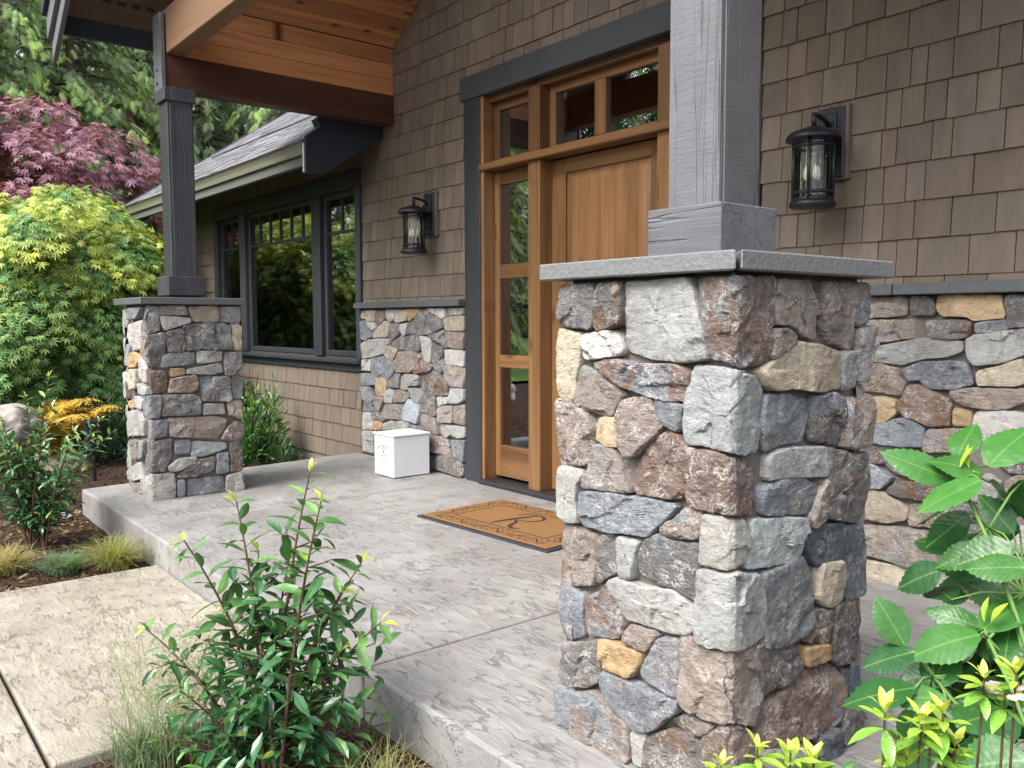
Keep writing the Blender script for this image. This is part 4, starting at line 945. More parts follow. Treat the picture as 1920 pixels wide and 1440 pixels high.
def post(x, y, label, hw, hb, z0, z1, collar, mt_, mb_):
    t = thing('porch_post', label, 'post', (x, y, z0), 'grey square porch posts')
    w = hw
    MB().box(x - w, x + w, y - w, y + w - 0.006, z0 + 0.121, z1).build('shaft', mt_, t, bevel=0.004)
    # the +X cladding board, set back so the edge of the front board shows as a strip
    MB().box(x + w + 0.0005, x + w + 0.006, y - w + 0.016, y + w - 0.004, z0 + 0.121, z1).build('cladding_board', mt_, t, bevel=0.002)
    MB().box(x - w + 0.004, x + w + 0.003, y + w - 0.0055, y + w + 0.002, z0 + 0.121, z1).build('cladding_board', TRIM, t)
    MB().box(x - hb, x + hb, y - hb, y + hb, z0 + 0.016, z0 + 0.148).build('base_block', mb_, t, bevel=0.004)
    sh = MB(); sh.box(x - hb + 0.03, x + hb - 0.03, y - hb + 0.03, y + hb - 0.03, z0, z0 + 0.0155); sh.build('shim', RUBBER, t)
    if collar:
        c = 0.105
        MB().box(x - c, x + c, y - c, y + c, 2.676, 2.760).build('collar', mb_, t, bevel=0.003)
    return t
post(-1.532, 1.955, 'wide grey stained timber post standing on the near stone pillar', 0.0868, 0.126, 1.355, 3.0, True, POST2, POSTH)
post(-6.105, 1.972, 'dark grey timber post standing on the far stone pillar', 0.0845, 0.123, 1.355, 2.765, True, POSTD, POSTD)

# ------------------------------------------------------------------ porch roof
pr_ = thing('porch_roof', 'gabled porch roof with knotty pine ceiling and dark beams', 'porch roof', (-3.85, 2.2, 2.8))
RID = -3.83                                  # ridge
def cz(x): return 3.405 + (min(x, 2 * RID - x) + 6.19) * 0.66      # ceiling height at x
BX = -6.18                                   # inner face of the left beam
for sx in (1, -1):
    X = lambda x: x if sx == 1 else 2 * RID - x
    def bx(mb, x0, x1, *a):
        p, q = sorted((X(x0), X(x1))); return mb.box(p, q, *a)
    bx(MB(), BX - 0.14, BX, 1.935, SY - 0.014, 2.800, 3.026).build('side_beam', BEAM, pr_, bevel=0.006)
    bx(MB(), BX - 0.15, BX + 0.012, 1.905, 1.934, 2.762, 3.30).build('beam_plate', POST, pr_, bevel=0.002)
    bt = MB()
    for zb in (2.835, 2.925): bt.lathe([(0.0, 0), (0.009, 0), (0.009, 0.006), (0.0, 0.008)], (0, 0, 0), 10)
    bt.v = [(X(BX - 0.075) + v[0], 1.904 - v[2], (2.835 if i < len(bt.v) // 2 else 2.925) + v[1]) for i, v in enumerate(bt.v)]
    bt.build('bolt_head', BLACKMETAL, pr_, kind='stuff')
    # boards on the vertical face over the beam, then the sloping ceiling, board by board
    for i in range(3):
        z0 = 3.029 + i * 0.126
        bx(MB(), BX - 0.03, BX - 0.006, 2.075, SY - 0.014, z0, z0 + 0.1235).build('ceiling_plank', CEILING, pr_, bevel=0.004)
    n = 20; L = (RID - BX + 0.006)
    for i in range(n):
        xa = BX - 0.006 + L * i / n + 0.0012; xb_ = BX - 0.006 + L * (i + 1) / n - 0.0012
        mb = MB(); mb.prism([(X(xa), cz(xa)), (X(xb_), cz(xb_)), (X(xb_), cz(xb_) + 0.025), (X(xa), cz(xa) + 0.025)], lambda u, v, w: (u, w, v), 2.075, SY - 0.014)
        mb.build('ceiling_plank', CEILING if True else SOFFIT, pr_, bevel=0.004)
    # roof skin and the outer eave
    ex = -6.87
    def oz(x): return 3.735 + (x - BX) * 0.66
    mb = MB(); mb.prism([(X(ex), oz(ex) + 0.10), (X(RID), oz(RID) + 0.10 + .1), (X(RID), oz(RID) + 0.22 + .1), (X(ex), oz(ex) + 0.20)], lambda u, v, w: (u, w, v), 1.375, YW + 2.5)
    mb.build('roof_skin', ROOFING, pr_)
    mb = MB(); mb.prism([(X(ex + .03), oz(ex) + 0.075), (X(BX - 0.031), oz(BX) + 0.075), (X(BX - 0.031), oz(BX) + 0.099), (X(ex + .03), oz(ex) + 0.099)], lambda u, v, w: (u, w, v), 1.42, SY - 0.014)
    mb.build('soffit_panel', SOFFIT, pr_)
    bx(MB(), ex, ex + 0.035, 1.418, SY - 0.014, oz(ex) - 0.055, oz(ex) + 0.105).build('fascia_board', NAVY, pr_, bevel=0.003)
    # front overhang: lookout soffit between the gable timber and the barge
    mb = MB(); mb.prism([(X(BX - 0.03), oz(BX) + 0.075), (X(RID), oz(RID) + 0.075), (X(RID), oz(RID) + 0.099), (X(BX - 0.03), oz(BX) + 0.099)], lambda u, v, w: (u, w, v), 1.42, 2.074)
    mb.build('soffit_panel', SOFFIT, pr_)
    vt = MB()
    for k in range(21):
        yy = 1.47 + k * 0.1
        mb = MB()
        xv = ex + 0.19; z_ = oz(ex) + 0.073 + (xv - ex - .03) * 0.66
        bx(vt, xv, xv + 0.016, yy, yy + 0.06, z_ - 0.006, z_ + 0.006)
    vt.build('soffit_vent', RUBBER, pr_, kind='stuff')
    # gable end: barge board in two layers along the front rake
    for (y0, y1, lo, hi_, m) in ((1.385, 1.417, -0.20, 0.10, BARGE), (1.355, 1.384, -0.06, 0.17, BARGE), (1.325, 1.354, 0.10, 0.27, NAVY)):
        mb = MB(); mb.prism([(X(ex - 0.03), oz(ex) + lo - 0.04), (X(RID), oz(RID) + lo), (X(RID), oz(RID) + hi_ + .1), (X(ex - 0.03), oz(ex) + hi_)], lambda u, v, w: (u, w, v), y0, y1)
        mb.build('barge_board', m, pr_, bevel=0.003)
# timber across the front over the two posts
hx0, hx1 = BX - 0.20, 2 * RID - BX + 0.20
mb = MB(); mb.prism([(hx0, 3.20), (hx0 + 0.05, 3.055), (hx0 + .17, 3.028), (hx1 - .17, 3.028), (hx1 - 0.05, 3.055), (hx1, 3.20), (hx1, 3.33), (hx0, 3.33)], lambda u, v, w: (u, w, v), 1.945, 2.068)
mb.build('header_beam', HEADER, pr_, bevel=0.006)

# ------------------------------------------------------------------ wall lanterns
def lantern(x, label):
    t = thing('wall_lantern', label, 'lantern', (x, YW, 1.86), 'wall lanterns beside the door')
    yw = SY - 0.012
    MB().box(x - 0.085, x + 0.085, yw - 0.032, yw + 0.008, 1.846, 2.186).build('mounting_block', m_block, t, bevel=0.003)
    MB().box(x - 0.068, x + 0.068, yw - 0.046, yw - 0.0325, 1.856, 2.178).build('back_plate', BLACKMETAL, t, bevel=0.004)
    MB().box(x - 0.034, x + 0.034, yw - 0.056, yw - 0.0465, 1.90, 2.15).build('back_strip', BLACKMETAL, t, bevel=0.003)
    cy = YW - 0.168
    arm = MB(); arm.tube([(x, yw - 0.05, 2.085), (x, yw - 0.085, 2.115), (x, cy + 0.02, 2.130), (x, cy, 2.128)], 0.0105, 8)
    arm.tube([(x, cy, 2.136), (x, cy, 2.07)], 0.012, 8)
    arm.tube([(x, yw - 0.05, 1.98), (x, yw - 0.10, 2.0), (x, yw - 0.09, 2.08)], 0.006, 6)
    arm.build('arm', BLACKMETAL, t)
    c = (x, cy, 0)
    MB().lathe([(0.0, 2.070), (0.046, 2.068), (0.050, 2.061), (0.080, 2.056), (0.104, 2.046), (0.118, 2.034), (0.124, 2.020), (0.124, 2.012), (0.116, 2.011), (0.090, 2.016), (0.090, 2.000), (0.0, 2.000)], c, 32).build('hood', BLACKMETAL, t)
    MB().lathe([(0.089, 1.742), (0.098, 1.736), (0.104, 1.726), (0.104, 1.716), (0.096, 1.708), (0.0, 1.708)], c, 32, False).build('base', BLACKMETAL, t)
    MB().lathe([(0.084, 1.742), (0.084, 2.004)], c, 32, False).build('glass_cylinder', LGLASS, t)
    for z in (1.985, 1.775): MB().lathe([(0.0845, z - 0.008), (0.090, z - 0.008), (0.090, z + 0.008), (0.0845, z + 0.008), (0.0845, z - .008)], c, 32, False).build('ring', BLACKMETAL, t)
    MB().lathe([(0.0845, 1.735), (0.092, 1.735), (0.092, 1.752), (0.0845, 1.752), (0.0845, 1.735)], c, 32, False).build('ring', BLACKMETAL, t)
    for k in range(4):
        a = R(20 + 90 * k); px, py = x + 0.0885 * math.cos(a), cy + 0.0885 * math.sin(a)
        m = MB(); m.tube([(px, py, 1.74), (px, py, 2.02)], 0.0075, 6); m.build('bar', BLACKMETAL, t)
    MB().lathe([(0.0, 1.708), (0.03, 1.74), (0.03, 1.752), (0.0, 1.752)], c, 12).build('socket_hub', BLACKMETAL, t)
    for k in range(3):
        a = R(80 + 120 * k); px, py = x + 0.032 * math.cos(a), cy + 0.032 * math.sin(a)
        cd = MB(); cd.lathe([(0.0, 1.75), (0.0105, 1.75), (0.0105, 1.832), (0.0, 1.832)], (px, py, 0), 10); cdl = cd.build('candle', BLACKMETAL, t)
        bl = MB(); bl.lathe([(0.006, 1.832), (0.0125, 1.85), (0.0135, 1.862), (0.009, 1.884), (0.003, 1.90), (0.0, 1.903)], (px, py, 0), 12); bl.build('bulb', BULB, cdl)
    return t
m_block = m_plain('brown_block', (0.13, 0.105, 0.085), 0.7, 0.3)
BULB = NT('clear_bulb'); BULB = BULB.done(BULB.pbsdf((0.75, 0.70, 0.60), 0.08, None, 0.6))
lantern(-2.235, 'black wall lantern right of the near post, three candle bulbs in glass cylinder')
lantern(-5.625, 'black wall lantern between the window and the door, three bulbs in glass')

# ------------------------------------------------------------------ delivery box
bt = thing('delivery_box', 'white insulated delivery box with red print standing by the stone wainscot', 'box', (-5.70, 3.50, 0))
BX0, BX1, BY0, BY1 = -5.848, -5.553, 3.327, 3.660
MB().box(BX0 + .004, BX1 - .004, BY0 + .004, BY1 - .004, 0.006, 0.312).build('body', WHITE, bt, bevel=0.004)
MB().box(BX0 - .005, BX1 + .005, BY0 - .005, BY1 + .005, 0.316, 0.333).build('lid', WHITE, bt, bevel=0.004)
MB().box(BX0 + .01, BX1 - .01, BY0 + .01, BY1 - .01, 0.0, 0.0055).build('foot', RUBBER, bt)
PRINT = m_plain('maroon_print', (0.16, 0.045, 0.055), 0.6, 0.2)
PRINTG = m_plain('grey_print', (0.34, 0.33, 0.34), 0.6, 0.2)
def text(name, body, x, z, size, m, parent, spacing=1.0, arch=0.0):
    """flat letters on the box front"""
    cu = bpy.data.curves.new(name, 'FONT'); cu.body = body; cu.size = size; cu.align_x = 'CENTER'; cu.space_character = spacing; cu.resolution_u = 2
    tmp = bpy.data.objects.new(name, cu); COL.objects.link(tmp)
    dg = bpy.context.evaluated_depsgraph_get()
    me = bpy.data.meshes.new_from_object(tmp.evaluated_get(dg)); bpy.data.objects.remove(tmp)
    y = BY0 + .004 - 0.0012
    for v in me.vertices:
        u, w = v.co.x, v.co.y
        v.co = (x + u, y, z + w - arch * u * u)
    me.materials.clear()
    return link_mesh(name, me, m, parent)
bxc = (BX0 + BX1) / 2 + 0.002
text('lettering', 'Smith Brothers', bxc, 0.228, 0.036, PRINT, bt, 1.0, 3.0)
text('lettering', 'Farms', bxc, 0.128, 0.036, PRINT, bt)
lg = MB()
fnb = lambda u, v: (bxc + u, BY0 + .004 - 0.0011, 0.193 + v)
for k in range(11):
    a = 2 * math.pi * k / 11
    rr_ = 0.034
    lg.add([fnb(rr_ * math.cos(a) + 0.0075 * math.cos(b), rr_ * .85 * math.sin(a) + 0.006 * math.sin(b)) for b in (0.3, 1.6, 2.9, 4.2, 5.5)], [(4, 3, 2, 1, 0)])
lg.add([fnb(0.010 * math.cos(b), 0.013 * math.sin(b)) for b in np.linspace(0, 6.28, 9)[:-1]], [tuple(range(8))[::-1]])
lg.build('printed_emblem', PRINT, bt, kind='stuff')
ln = MB()
for zz, hw in ((0.116, 0.060), (0.104, 0.066), (0.094, 0.055)):
    ln.add([fnb(-hw, zz - .193), fnb(hw, zz - .193), fnb(hw, zz - .193 + .0035), fnb(-hw, zz - .193 + .0035)], [(0, 1, 2, 3)])
ln.build('printed_rule', PRINTG, bt, kind='stuff')

# ------------------------------------------------------------------ door mat
mt = thing('door_mat', 'tan coir door mat with black scroll border and letter R', 'door mat', (-3.83, 3.17, 0))
mang = R(3.6)
def mp_(u, v, z):      # mat coordinates: u along the wall, v towards the door
    c_, s_ = math.cos(mang), math.sin(mang)
    return (-3.845 + u * c_ - v * s_, 3.172 + u * s_ + v * c_, z)
MW, MH = 1.13, 0.70
mb = MB(); mb.prism([(-MW / 2, -MH / 2), (MW / 2, -MH / 2), (MW / 2, MH / 2), (-MW / 2, MH / 2)], lambda u, v, w: mp_(u, v, w), 0.0, 0.010)
mb.build('rubber_base', RUBBER, mt, bevel=0.003)
co = NT('coir'); v_ = co.coord()
n_ = co.noise(v_, 260, 4, 0.7); n2_ = co.noise(v_, 9, 3)
COIR = co.done(co.pbsdf(co.mix(n_, (0.13, 0.066, 0.028), (0.38, 0.215, 0.095)), 0.95, co.bump(co.math('ADD', n_, n2_), 1.0, 0.008), 0.1))
ins = 0.028
mb = MB(); mb.prism([(-MW / 2 + ins, -MH / 2 + ins), (MW / 2 - ins, -MH / 2 + ins), (MW / 2 - ins, MH / 2 - ins), (-MW / 2 + ins, MH / 2 - ins)], lambda u, v, w: mp_(u, v, w), 0.0095, 0.018)
mb.build('coir_pile', COIR, mt, bevel=0.003)
BLK = m_plain('black_coir_print', (0.055, 0.034, 0.022), 0.95, 0.1, 0, 0.3, 200)
sc_ = MB(); f2 = lambda u, v: mp_(u, v, 0.0192)
iu, iv = MW / 2 - 0.175, MH / 2 - 0.155
for a, b in (((-iu, -iv), (iu, -iv)), ((iu, -iv), (iu, iv)), ((iu, iv), (-iu, iv)), ((-iu, iv), (-iu, -iv))):
    sc_.ribbon([a, b], 0.009, f2)
def scroll(cu_, cv_, ang, fl):
    ca, sa = math.cos(ang), math.sin(ang)
    def put(pts, w): sc_.ribbon([(cu_ + x * ca - y * sa * fl, cv_ + x * sa + y * ca * fl) for x, y in pts], w, f2)
    p = [(-0.075 + 0.15 * t, 0.030 * math.sin(2 * math.pi * t)) for t in np.linspace(0, 1, 17)]
    put(p, [0.003 + 0.006 * math.sin(math.pi * t) for t in np.linspace(0, 1, 17)])
    q = [(0.03 + 0.024 * (1 - a / 7) * math.cos(a), -0.012 + 0.024 * (1 - a / 7) * math.sin(a)) for a in np.linspace(0, 5.0, 13)]
    put(q, [0.006 * (1 - .6 * i / 12) for i in range(13)])
    q = [(-0.04 + 0.02 * (1 - a / 7) * math.cos(a + 3), 0.012 + 0.02 * (1 - a / 7) * math.sin(a + 3)) for a in np.linspace(0, 5.0, 13)]
    put(q, [0.006 * (1 - .6 * i / 12) for i in range(13)])
    for dx_, dy_ in ((0.055, 0.032), (-0.06, -0.03), (0.0, 0.036)):
        put([(dx_ - 0.012, dy_ - .004), (dx_, dy_ + .003), (dx_ + 0.012, dy_ - .002)], [0.003, 0.014, 0.003])
bu, bv = MW / 2 - 0.10, MH / 2 - 0.09
for k in range(6):
    u = -bu + 0.07 + k * (2 * bu - 0.14) / 5
    scroll(u, -bv, 0, 1 if k % 2 else -1); scroll(u, bv, math.pi, 1 if k % 2 else -1)
for k in range(3):
    v = -bv + 0.11 + k * (2 * bv - 0.22) / 2
    scroll(-bu, v, math.pi / 2, 1 if k % 2 else -1); scroll(bu, v, -math.pi / 2, 1 if k % 2 else -1)
sc_.build('border_print', BLK, mt, kind='stuff')
lt = MB()
def stroke(pts, w):
    # smooth the stroke with Catmull-Rom
    P = [pts[0]] + pts + [pts[-1]]; out = []
    for i in range(1, len(P) - 2):
        for t in np.linspace(0, 1, 7)[:-1]:
            a, b, c, d = (np.array(P[j]) for j in (i - 1, i, i + 1, i + 2))
            out.append(tuple(0.5 * (2 * b + (c - a) * t + (2 * a - 5 * b + 4 * c - d) * t * t + (3 * b - a - 3 * c + d) * t ** 3)))
    out.append(pts[-1])
    n = len(out); ww = [w * (0.35 + 0.65 * math.sin(math.pi * (i + .5) / n)) for i in range(n)]
    lt.ribbon(out, ww, lambda u, v: mp_(-0.03 + u * 1.22, -0.005 + v * 1.12, 0.0193))
stroke([(-0.045, -0.145), (-0.035, -0.06), (-0.012, 0.05), (0.012, 0.13)], 0.030)
stroke([(-0.07, 0.07), (-0.055, 0.12), (0.0, 0.145), (0.07, 0.125), (0.095, 0.07), (0.06, 0.01), (-0.005, -0.01)], 0.020)
stroke([(0.0, -0.012), (0.035, -0.05), (0.06, -0.11), (0.10, -0.145), (0.14, -0.125)], 0.026)
lt.build('letter_print', BLK, mt, kind='stuff')

# ------------------------------------------------------------------ plants
CAMP = Vector((0, 0, 1.197))
def at(px, py, depth):
    d = Vector(cf) + Vector(cr) * ((px - 960) / 1606.7) - Vector(cu) * ((py - 720) / 1606.7)
    return CAMP + d * depth

def lobes_template():
    vs, fs = [], []
    for an, l in ((0, 1.0), (36, 0.92), (-36, 0.92), (72, 0.72), (-72, 0.72), (112, 0.42), (-112, 0.42)):
        a = R(an); w = 0.105
        n = len(vs)
        c, s_ = math.cos(a), math.sin(a)
        for r_, o_ in ((0.0, 0.0), (0.45, w), (1.0, 0.0), (0.45, -w)):
            rr2 = r_ * l
            vs.append((0.12 + rr2 * c - o_ * s_, rr2 * s_ + o_ * c, -0.16 * rr2 * rr2 + (0.02 if o_ else 0)))
        fs += [(n, n + 1, n + 2, n + 3)]
    return np.array(vs), np.array(fs)
MAPLE_T = lobes_template()
LANCE_T = (np.array([(0, 0, 0), (0.38, 0.17, 0.03), (0.38, 0, -0.02), (0.38, -0.17, 0.03), (0.72, 0.13, 0.0), (0.72, 0, -0.06), (0.72, -0.13, 0.0), (1, 0, -0.16)]),
           np.array([(0, 2, 1, 1), (0, 3, 2, 2), (1, 2, 5, 4), (2, 3, 6, 5), (4, 5, 7, 7), (5, 6, 7, 7)]))
LANCE_T = (LANCE_T[0], np.array([(0, 2, 1), (0, 3, 2), (1, 2, 5), (1, 5, 4), (2, 3, 6), (2, 6, 5), (4, 5, 7), (5, 6, 7)]))
def spray_template(n=6):
    vs, fs = [], []
    def tri(a, b, w):
        a, b = np.array(a, float), np.array(b, float)
        d = b - a; p = np.array([-d[1], d[0], 0]); p = p / (np.linalg.norm(p) + 1e-9) * w
        k = len(vs); vs.extend([a + p, a - p, b]); fs.append((k, k + 1, k + 2))
    tri((0, 0, 0), (1, 0, -0.25), 0.045)
    for i in range(n):
        t = 0.12 + 0.8 * i / n; l = 0.38 * (1 - 0.55 * t)
        for s_ in (1, -1): tri((t, 0, -0.25 * t * t), (t + l * 0.75, s_ * l, -0.25 * t * t - 0.10), 0.05)
    return np.array(vs), np.array(fs)
SPRAY_T = spray_template()

def unit(v): return v / (np.linalg.norm(v, axis=-1, keepdims=True) + 1e-9)

def cols(base, n, var=0.18, rng=RNG):
    k = rng.uniform(1 - var, 1 + var, (n, 1)); h = rng.uniform(-0.12, 0.12, (n, 1))
    return np.asarray(base) * k * np.concatenate([1 + h, np.ones((n, 1)), 1 - h], 1)

def maple(name, label, cat, base, crown, rad, npads, per, leaf, c_in, c_out, trunk_r, seed, fork=0.55, group=None, low=-0.55, irregular=0.25):
    rng = np.random.RandomState(seed)
    t = thing(name, label, cat, tuple(base), group)
    tr = MB()
    base = np.array(base); crown = np.array(crown)
    fk = base + (crown - base) * fork
    tr.tube([base - (0, 0, .1), base * .6 + fk * .4 + rng.normal(0, .03, 3), fk], [trunk_r * 1.25, trunk_r, trunk_r * .85], 10)
    parts = []
    for i in range(npads):
        # pads fill a dome, most of them near its skin
        while True:
            d = rng.normal(0, 1, 3)
            d = d / np.linalg.norm(d)
            if d[2] > low: break
        r = rng.uniform(0.40, 1.0) ** 0.55 * rng.uniform(.88, 1.10) * (1 + irregular * noise.noise(Vector(d * 1.9) + Vector((seed, 0, 0))))
        pc = crown + d * np.array(rad) * r
        tilt = unit(np.array([d[0], d[1], max(0.25, d[2]) * 1.7]))
        pr = rng.uniform(0.30, 0.52) * min(rad) * 0.62
        n = int(per * rng.uniform(.7, 1.3))
        a = rng.uniform(0, 2 * np.pi, n); q = np.sqrt(rng.uniform(0.02, 1, n))
        e1 = unit(np.cross(tilt, [0.3, 1, 0.1])); e2 = np.cross(tilt, e1)
        off = (e1[None] * np.cos(a)[:, None] + e2[None] * np.sin(a)[:, None])
        pos = pc + off * (q * pr)[:, None] + tilt * (-0.42 * pr * q ** 2)[:, None] + rng.normal(0, .035, (n, 3)) * min(rad)
        dr = off * 0.9 + np.array([d[0] * .5, d[1] * .5, -0.55]) + rng.normal(0, .32, (n, 3))
        nm = tilt + np.array([0, 0, .5]) + rng.normal(0, .30, (n, 3))
        # young leaves at the rim of the upper pads
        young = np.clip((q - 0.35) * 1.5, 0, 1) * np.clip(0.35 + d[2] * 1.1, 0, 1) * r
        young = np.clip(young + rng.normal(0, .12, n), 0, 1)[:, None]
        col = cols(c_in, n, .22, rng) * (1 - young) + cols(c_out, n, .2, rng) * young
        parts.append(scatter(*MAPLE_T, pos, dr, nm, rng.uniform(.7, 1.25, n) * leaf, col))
        if i % 2 == 0:
            mid = fk * .5 + pc * .5 + np.array([0, 0, 0.10 * rad[2]]) + rng.normal(0, .05, 3)
            tr.tube([fk, mid, pc - tilt * pr * .2], [trunk_r * .42, trunk_r * .22, trunk_r * .07], 6)
    tr.build('trunk', BARK, t)
    v, f, c = merge(parts)
    link_mesh('crown', np_mesh('crown', v, f, c), LEAF, t)
    return t

mp0 = maple('maple_tree', 'yellow green Japanese maple with feathery leaves left of the far pillar', 'maple tree', (-10.75, 2.30, GZ), (-10.80, 2.10, 1.32), (1.50, 1.55, 1.28), 185, 300, 0.080,
      (0.115, 0.25, 0.075), (0.58, 0.64, 0.135), 0.055, 21, 0.52, None, -0.62, 0.4)
maple('red_maple_tree', 'dark red laceleaf maple behind the yellow maple', 'maple tree', (-16.4, 3.2, GZ), (-16.7, 3.3, 2.55), (2.0, 2.5, 2.0), 85, 170, 0.115,
      (0.14, 0.033, 0.048), (0.34, 0.175, 0.235), 0.10, 33, 0.5, None, -0.55, 0.75)

for x_, y_, rot_, lab_ in ((-14.4, -0.5, 2.0, 'unseen yellow maple copy added to brighten the reflection in the middle window sash'), (-17.8, -2.6, 4.1, 'second unseen yellow maple copy added to brighten the reflection in the right window sash'), (-13.2, 0.75, 1.0, 'small unseen yellow maple copy added beyond the camellia to brighten the window reflection')):
    o_ = copy_tree(mp0); o_['label'] = lab_  # out-of-view maple copies, added to brighten what the window panes reflect
    k_ = 0.62 if y_ > 0 else 1.15
    o_.location = (x_, y_, GZ); o_.rotation_euler = (0, 0, rot_); o_.scale = (k_, k_, k_)

def conifer_mesh(seed, H, spread, nb, c_in, c_tip, droop=0.5, bare=0.10):
    rng = np.random.RandomState(seed)
    tr = MB(); tr.tube([(0, 0, -0.6), (0.02, 0, H * .4), (0, 0.03, H)], [H * .018 + .05, H * .012 + .03, 0.02], 9)
    parts = []
    for i in range(nb):
        h = bare + (1 - bare) * (i + rng.uniform(0, 1)) / nb
        z = H * h
        L = spread * (1 - h) ** 0.75 * rng.uniform(.65, 1.15) + 0.25
        a = rng.uniform(0, 6.283)
        dx = np.array([math.cos(a), math.sin(a), 0]); side = np.array([-dx[1], dx[0], 0])
        m = int(16 + L * 15)
        t = np.sort(rng.uniform(0.12, 1, m))
        zc = z + 0.18 * L * t - droop * L * t ** 2
        p = dx[None] * (t * L)[:, None] + np.stack([0 * t, 0 * t, zc], 1)
        s_ = rng.choice([-1, 1], m)
        dr = dx[None] * 0.75 + side[None] * (s_ * rng.uniform(.2, 1.0, m))[:, None] + np.array([0, 0, -0.95]) + rng.normal(0, .28, (m, 3))
        nm = np.array([0, 0, 1.0]) + dx[None] * .3 + rng.normal(0, .35, (m, 3))
        y = np.clip((t - .45) * 1.6 + rng.normal(0, .2, m), 0, 1)[:, None]
        col = cols(c_in, m, .25, rng) * (1 - y) + cols(c_tip, m, .25, rng) * y
        parts.append(scatter(*SPRAY_T, p + rng.normal(0, .06, (m, 3)), dr, nm, rng.uniform(.22, .44, m) * (0.6 + .4 * (1 - h)), col))
        tr.tube([(0, 0, z), tuple(dx * L * .5 + np.array([0, 0, z + .09 * L - droop * .25 * L])), tuple(dx * L * .97 + np.array([0, 0, z + .17 * L - droop * .94 * L]))], [0.03 + .01 * L, 0.02, 0.006], 4, False)
    v, f, c = merge(parts)
    return tr, np_mesh('crown', v, f, c)

def conifer(name, label, cat, seed, H, spread, nb, c_in, c_tip, droop, bare, loc):
    t = thing(name, label, cat, (0, 0, 0), 'conifers around the garden')
    tr, me = conifer_mesh(seed, H, spread, nb, c_in, c_tip, droop, bare)
    tr.build('trunk', BARK, t)
    link_mesh('crown', me, LEAFDULL, t)
    t.location = loc
    return t
def gpos(px, depth):
    p = at(px, 592, depth); return (p.x, p.y, ground_h(p.x, p.y) - 0.1)
GR_IN, GR_TIP = (0.135, 0.205, 0.115), (0.36, 0.53, 0.18)
DK_IN, DK_TIP = (0.10, 0.155, 0.10), (0.20, 0.30, 0.16)
c1 = conifer('conifer_tree', 'bright tipped hemlock behind the red maple, under the porch eave', 'conifer', 41, 12.5, 3.6, 170, GR_IN, GR_TIP, 0.55, 0.12, gpos(150, 22))
c2 = conifer('conifer_tree', 'drooping cedar with hanging sprays just left of the far post', 'conifer', 42, 15, 3.0, 170, (0.15, 0.205, 0.125), (0.30, 0.41, 0.20), 0.85, 0.10, gpos(262, 25))
c3 = conifer('conifer_tree', 'dark tall fir with bare lower trunk at the left picture edge', 'conifer', 43, 19, 3.4, 150, DK_IN, DK_TIP, 0.4, 0.22, gpos(35, 29))
def again(src, label, px, depth, rot, k):
    o = copy_tree(src); o['label'] = label
    o.location = gpos(px, depth) if depth else px
    o.rotation_euler = (0, 0, rot); o.scale = (k, k, k * 1.05)
    return o
again(c2, 'drooping cedar right of the far post above the roof edge', 395, 27, 2.1, 1.0)
again(c3, 'tall fir whose trunk shows above the grey roof', 452, 30, 1.3, 1.0)
again(c1, 'hemlock over the middle of the grey roof', 560, 27, 4.0, 0.95)
again(c1, 'bright hemlock at the upper left corner', -40, 20, 2.6, 1.05)
again(c3, 'dark fir seen between the cedar and the left hemlock', 205, 34, 3.3, 1.0)
again(c3, 'dark fir half hidden by the far post', 320, 34, 5.0, 1.0)
again(c2, 'cedar beyond the corner hemlock at far left', 90, 33, 0.6, 1.1)
again(c3, 'dark fir far behind the roof ridge', 650, 36, 0.2, 1.1)
hid = 'conifer standing across the garden, mirrored in the door glass'
for (x, y, rot, k, src) in ((-17.5, -3.2, 1.0, .8, c1), (-22, -9, 2.0, 1.0, c2), (-15.5, -11, 3.0, .9, c1), (-27, -2.5, 0.4, 1.0, c3), (-9.5, -15, 4.0, .9, c2), (-30, -14, 5.0, 1.1, c3), (-2.5, -17, 5.5, 1.0, c1)):
    o = again(src, hid, (x, y, ground_h(x, y) - .1), 0, rot, k)
# far forest that reads as one mass
rng = np.random.RandomState(77)
parts = []
for k in range(84):
    a = R(90 + rng.uniform(-15, 165)); d = rng.uniform(42, 62)
    bx_, by_ = d * math.cos(a), d * math.sin(a) + 2
    H = rng.uniform(15, 24); m = 300
    h = rng.uniform(0.02, 1, m) ** 1.2; r = (1 - h) * 4.2 * rng.uniform(.3, 1, m) + .2; an = rng.uniform(0, 6.283, m)
    p = np.stack([bx_ + r * np.cos(an), by_ + r * np.sin(an), h * H], 1)
    dr = np.stack([np.cos(an), np.sin(an), np.full(m, -0.8)], 1) + rng.normal(0, .2, (m, 3))
    parts.append(scatter(*SPRAY_T, p, dr, np.array([0, 0, 1.0]) + rng.normal(0, .4, (m, 3)), rng.uniform(1.2, 2.4, m), cols((0.15, 0.205, 0.145), m, .4, rng)))
v, f, c = merge(parts)
link_mesh('treeline', np_mesh('treeline', v, f, c), LEAFDULL, None, 'stuff')

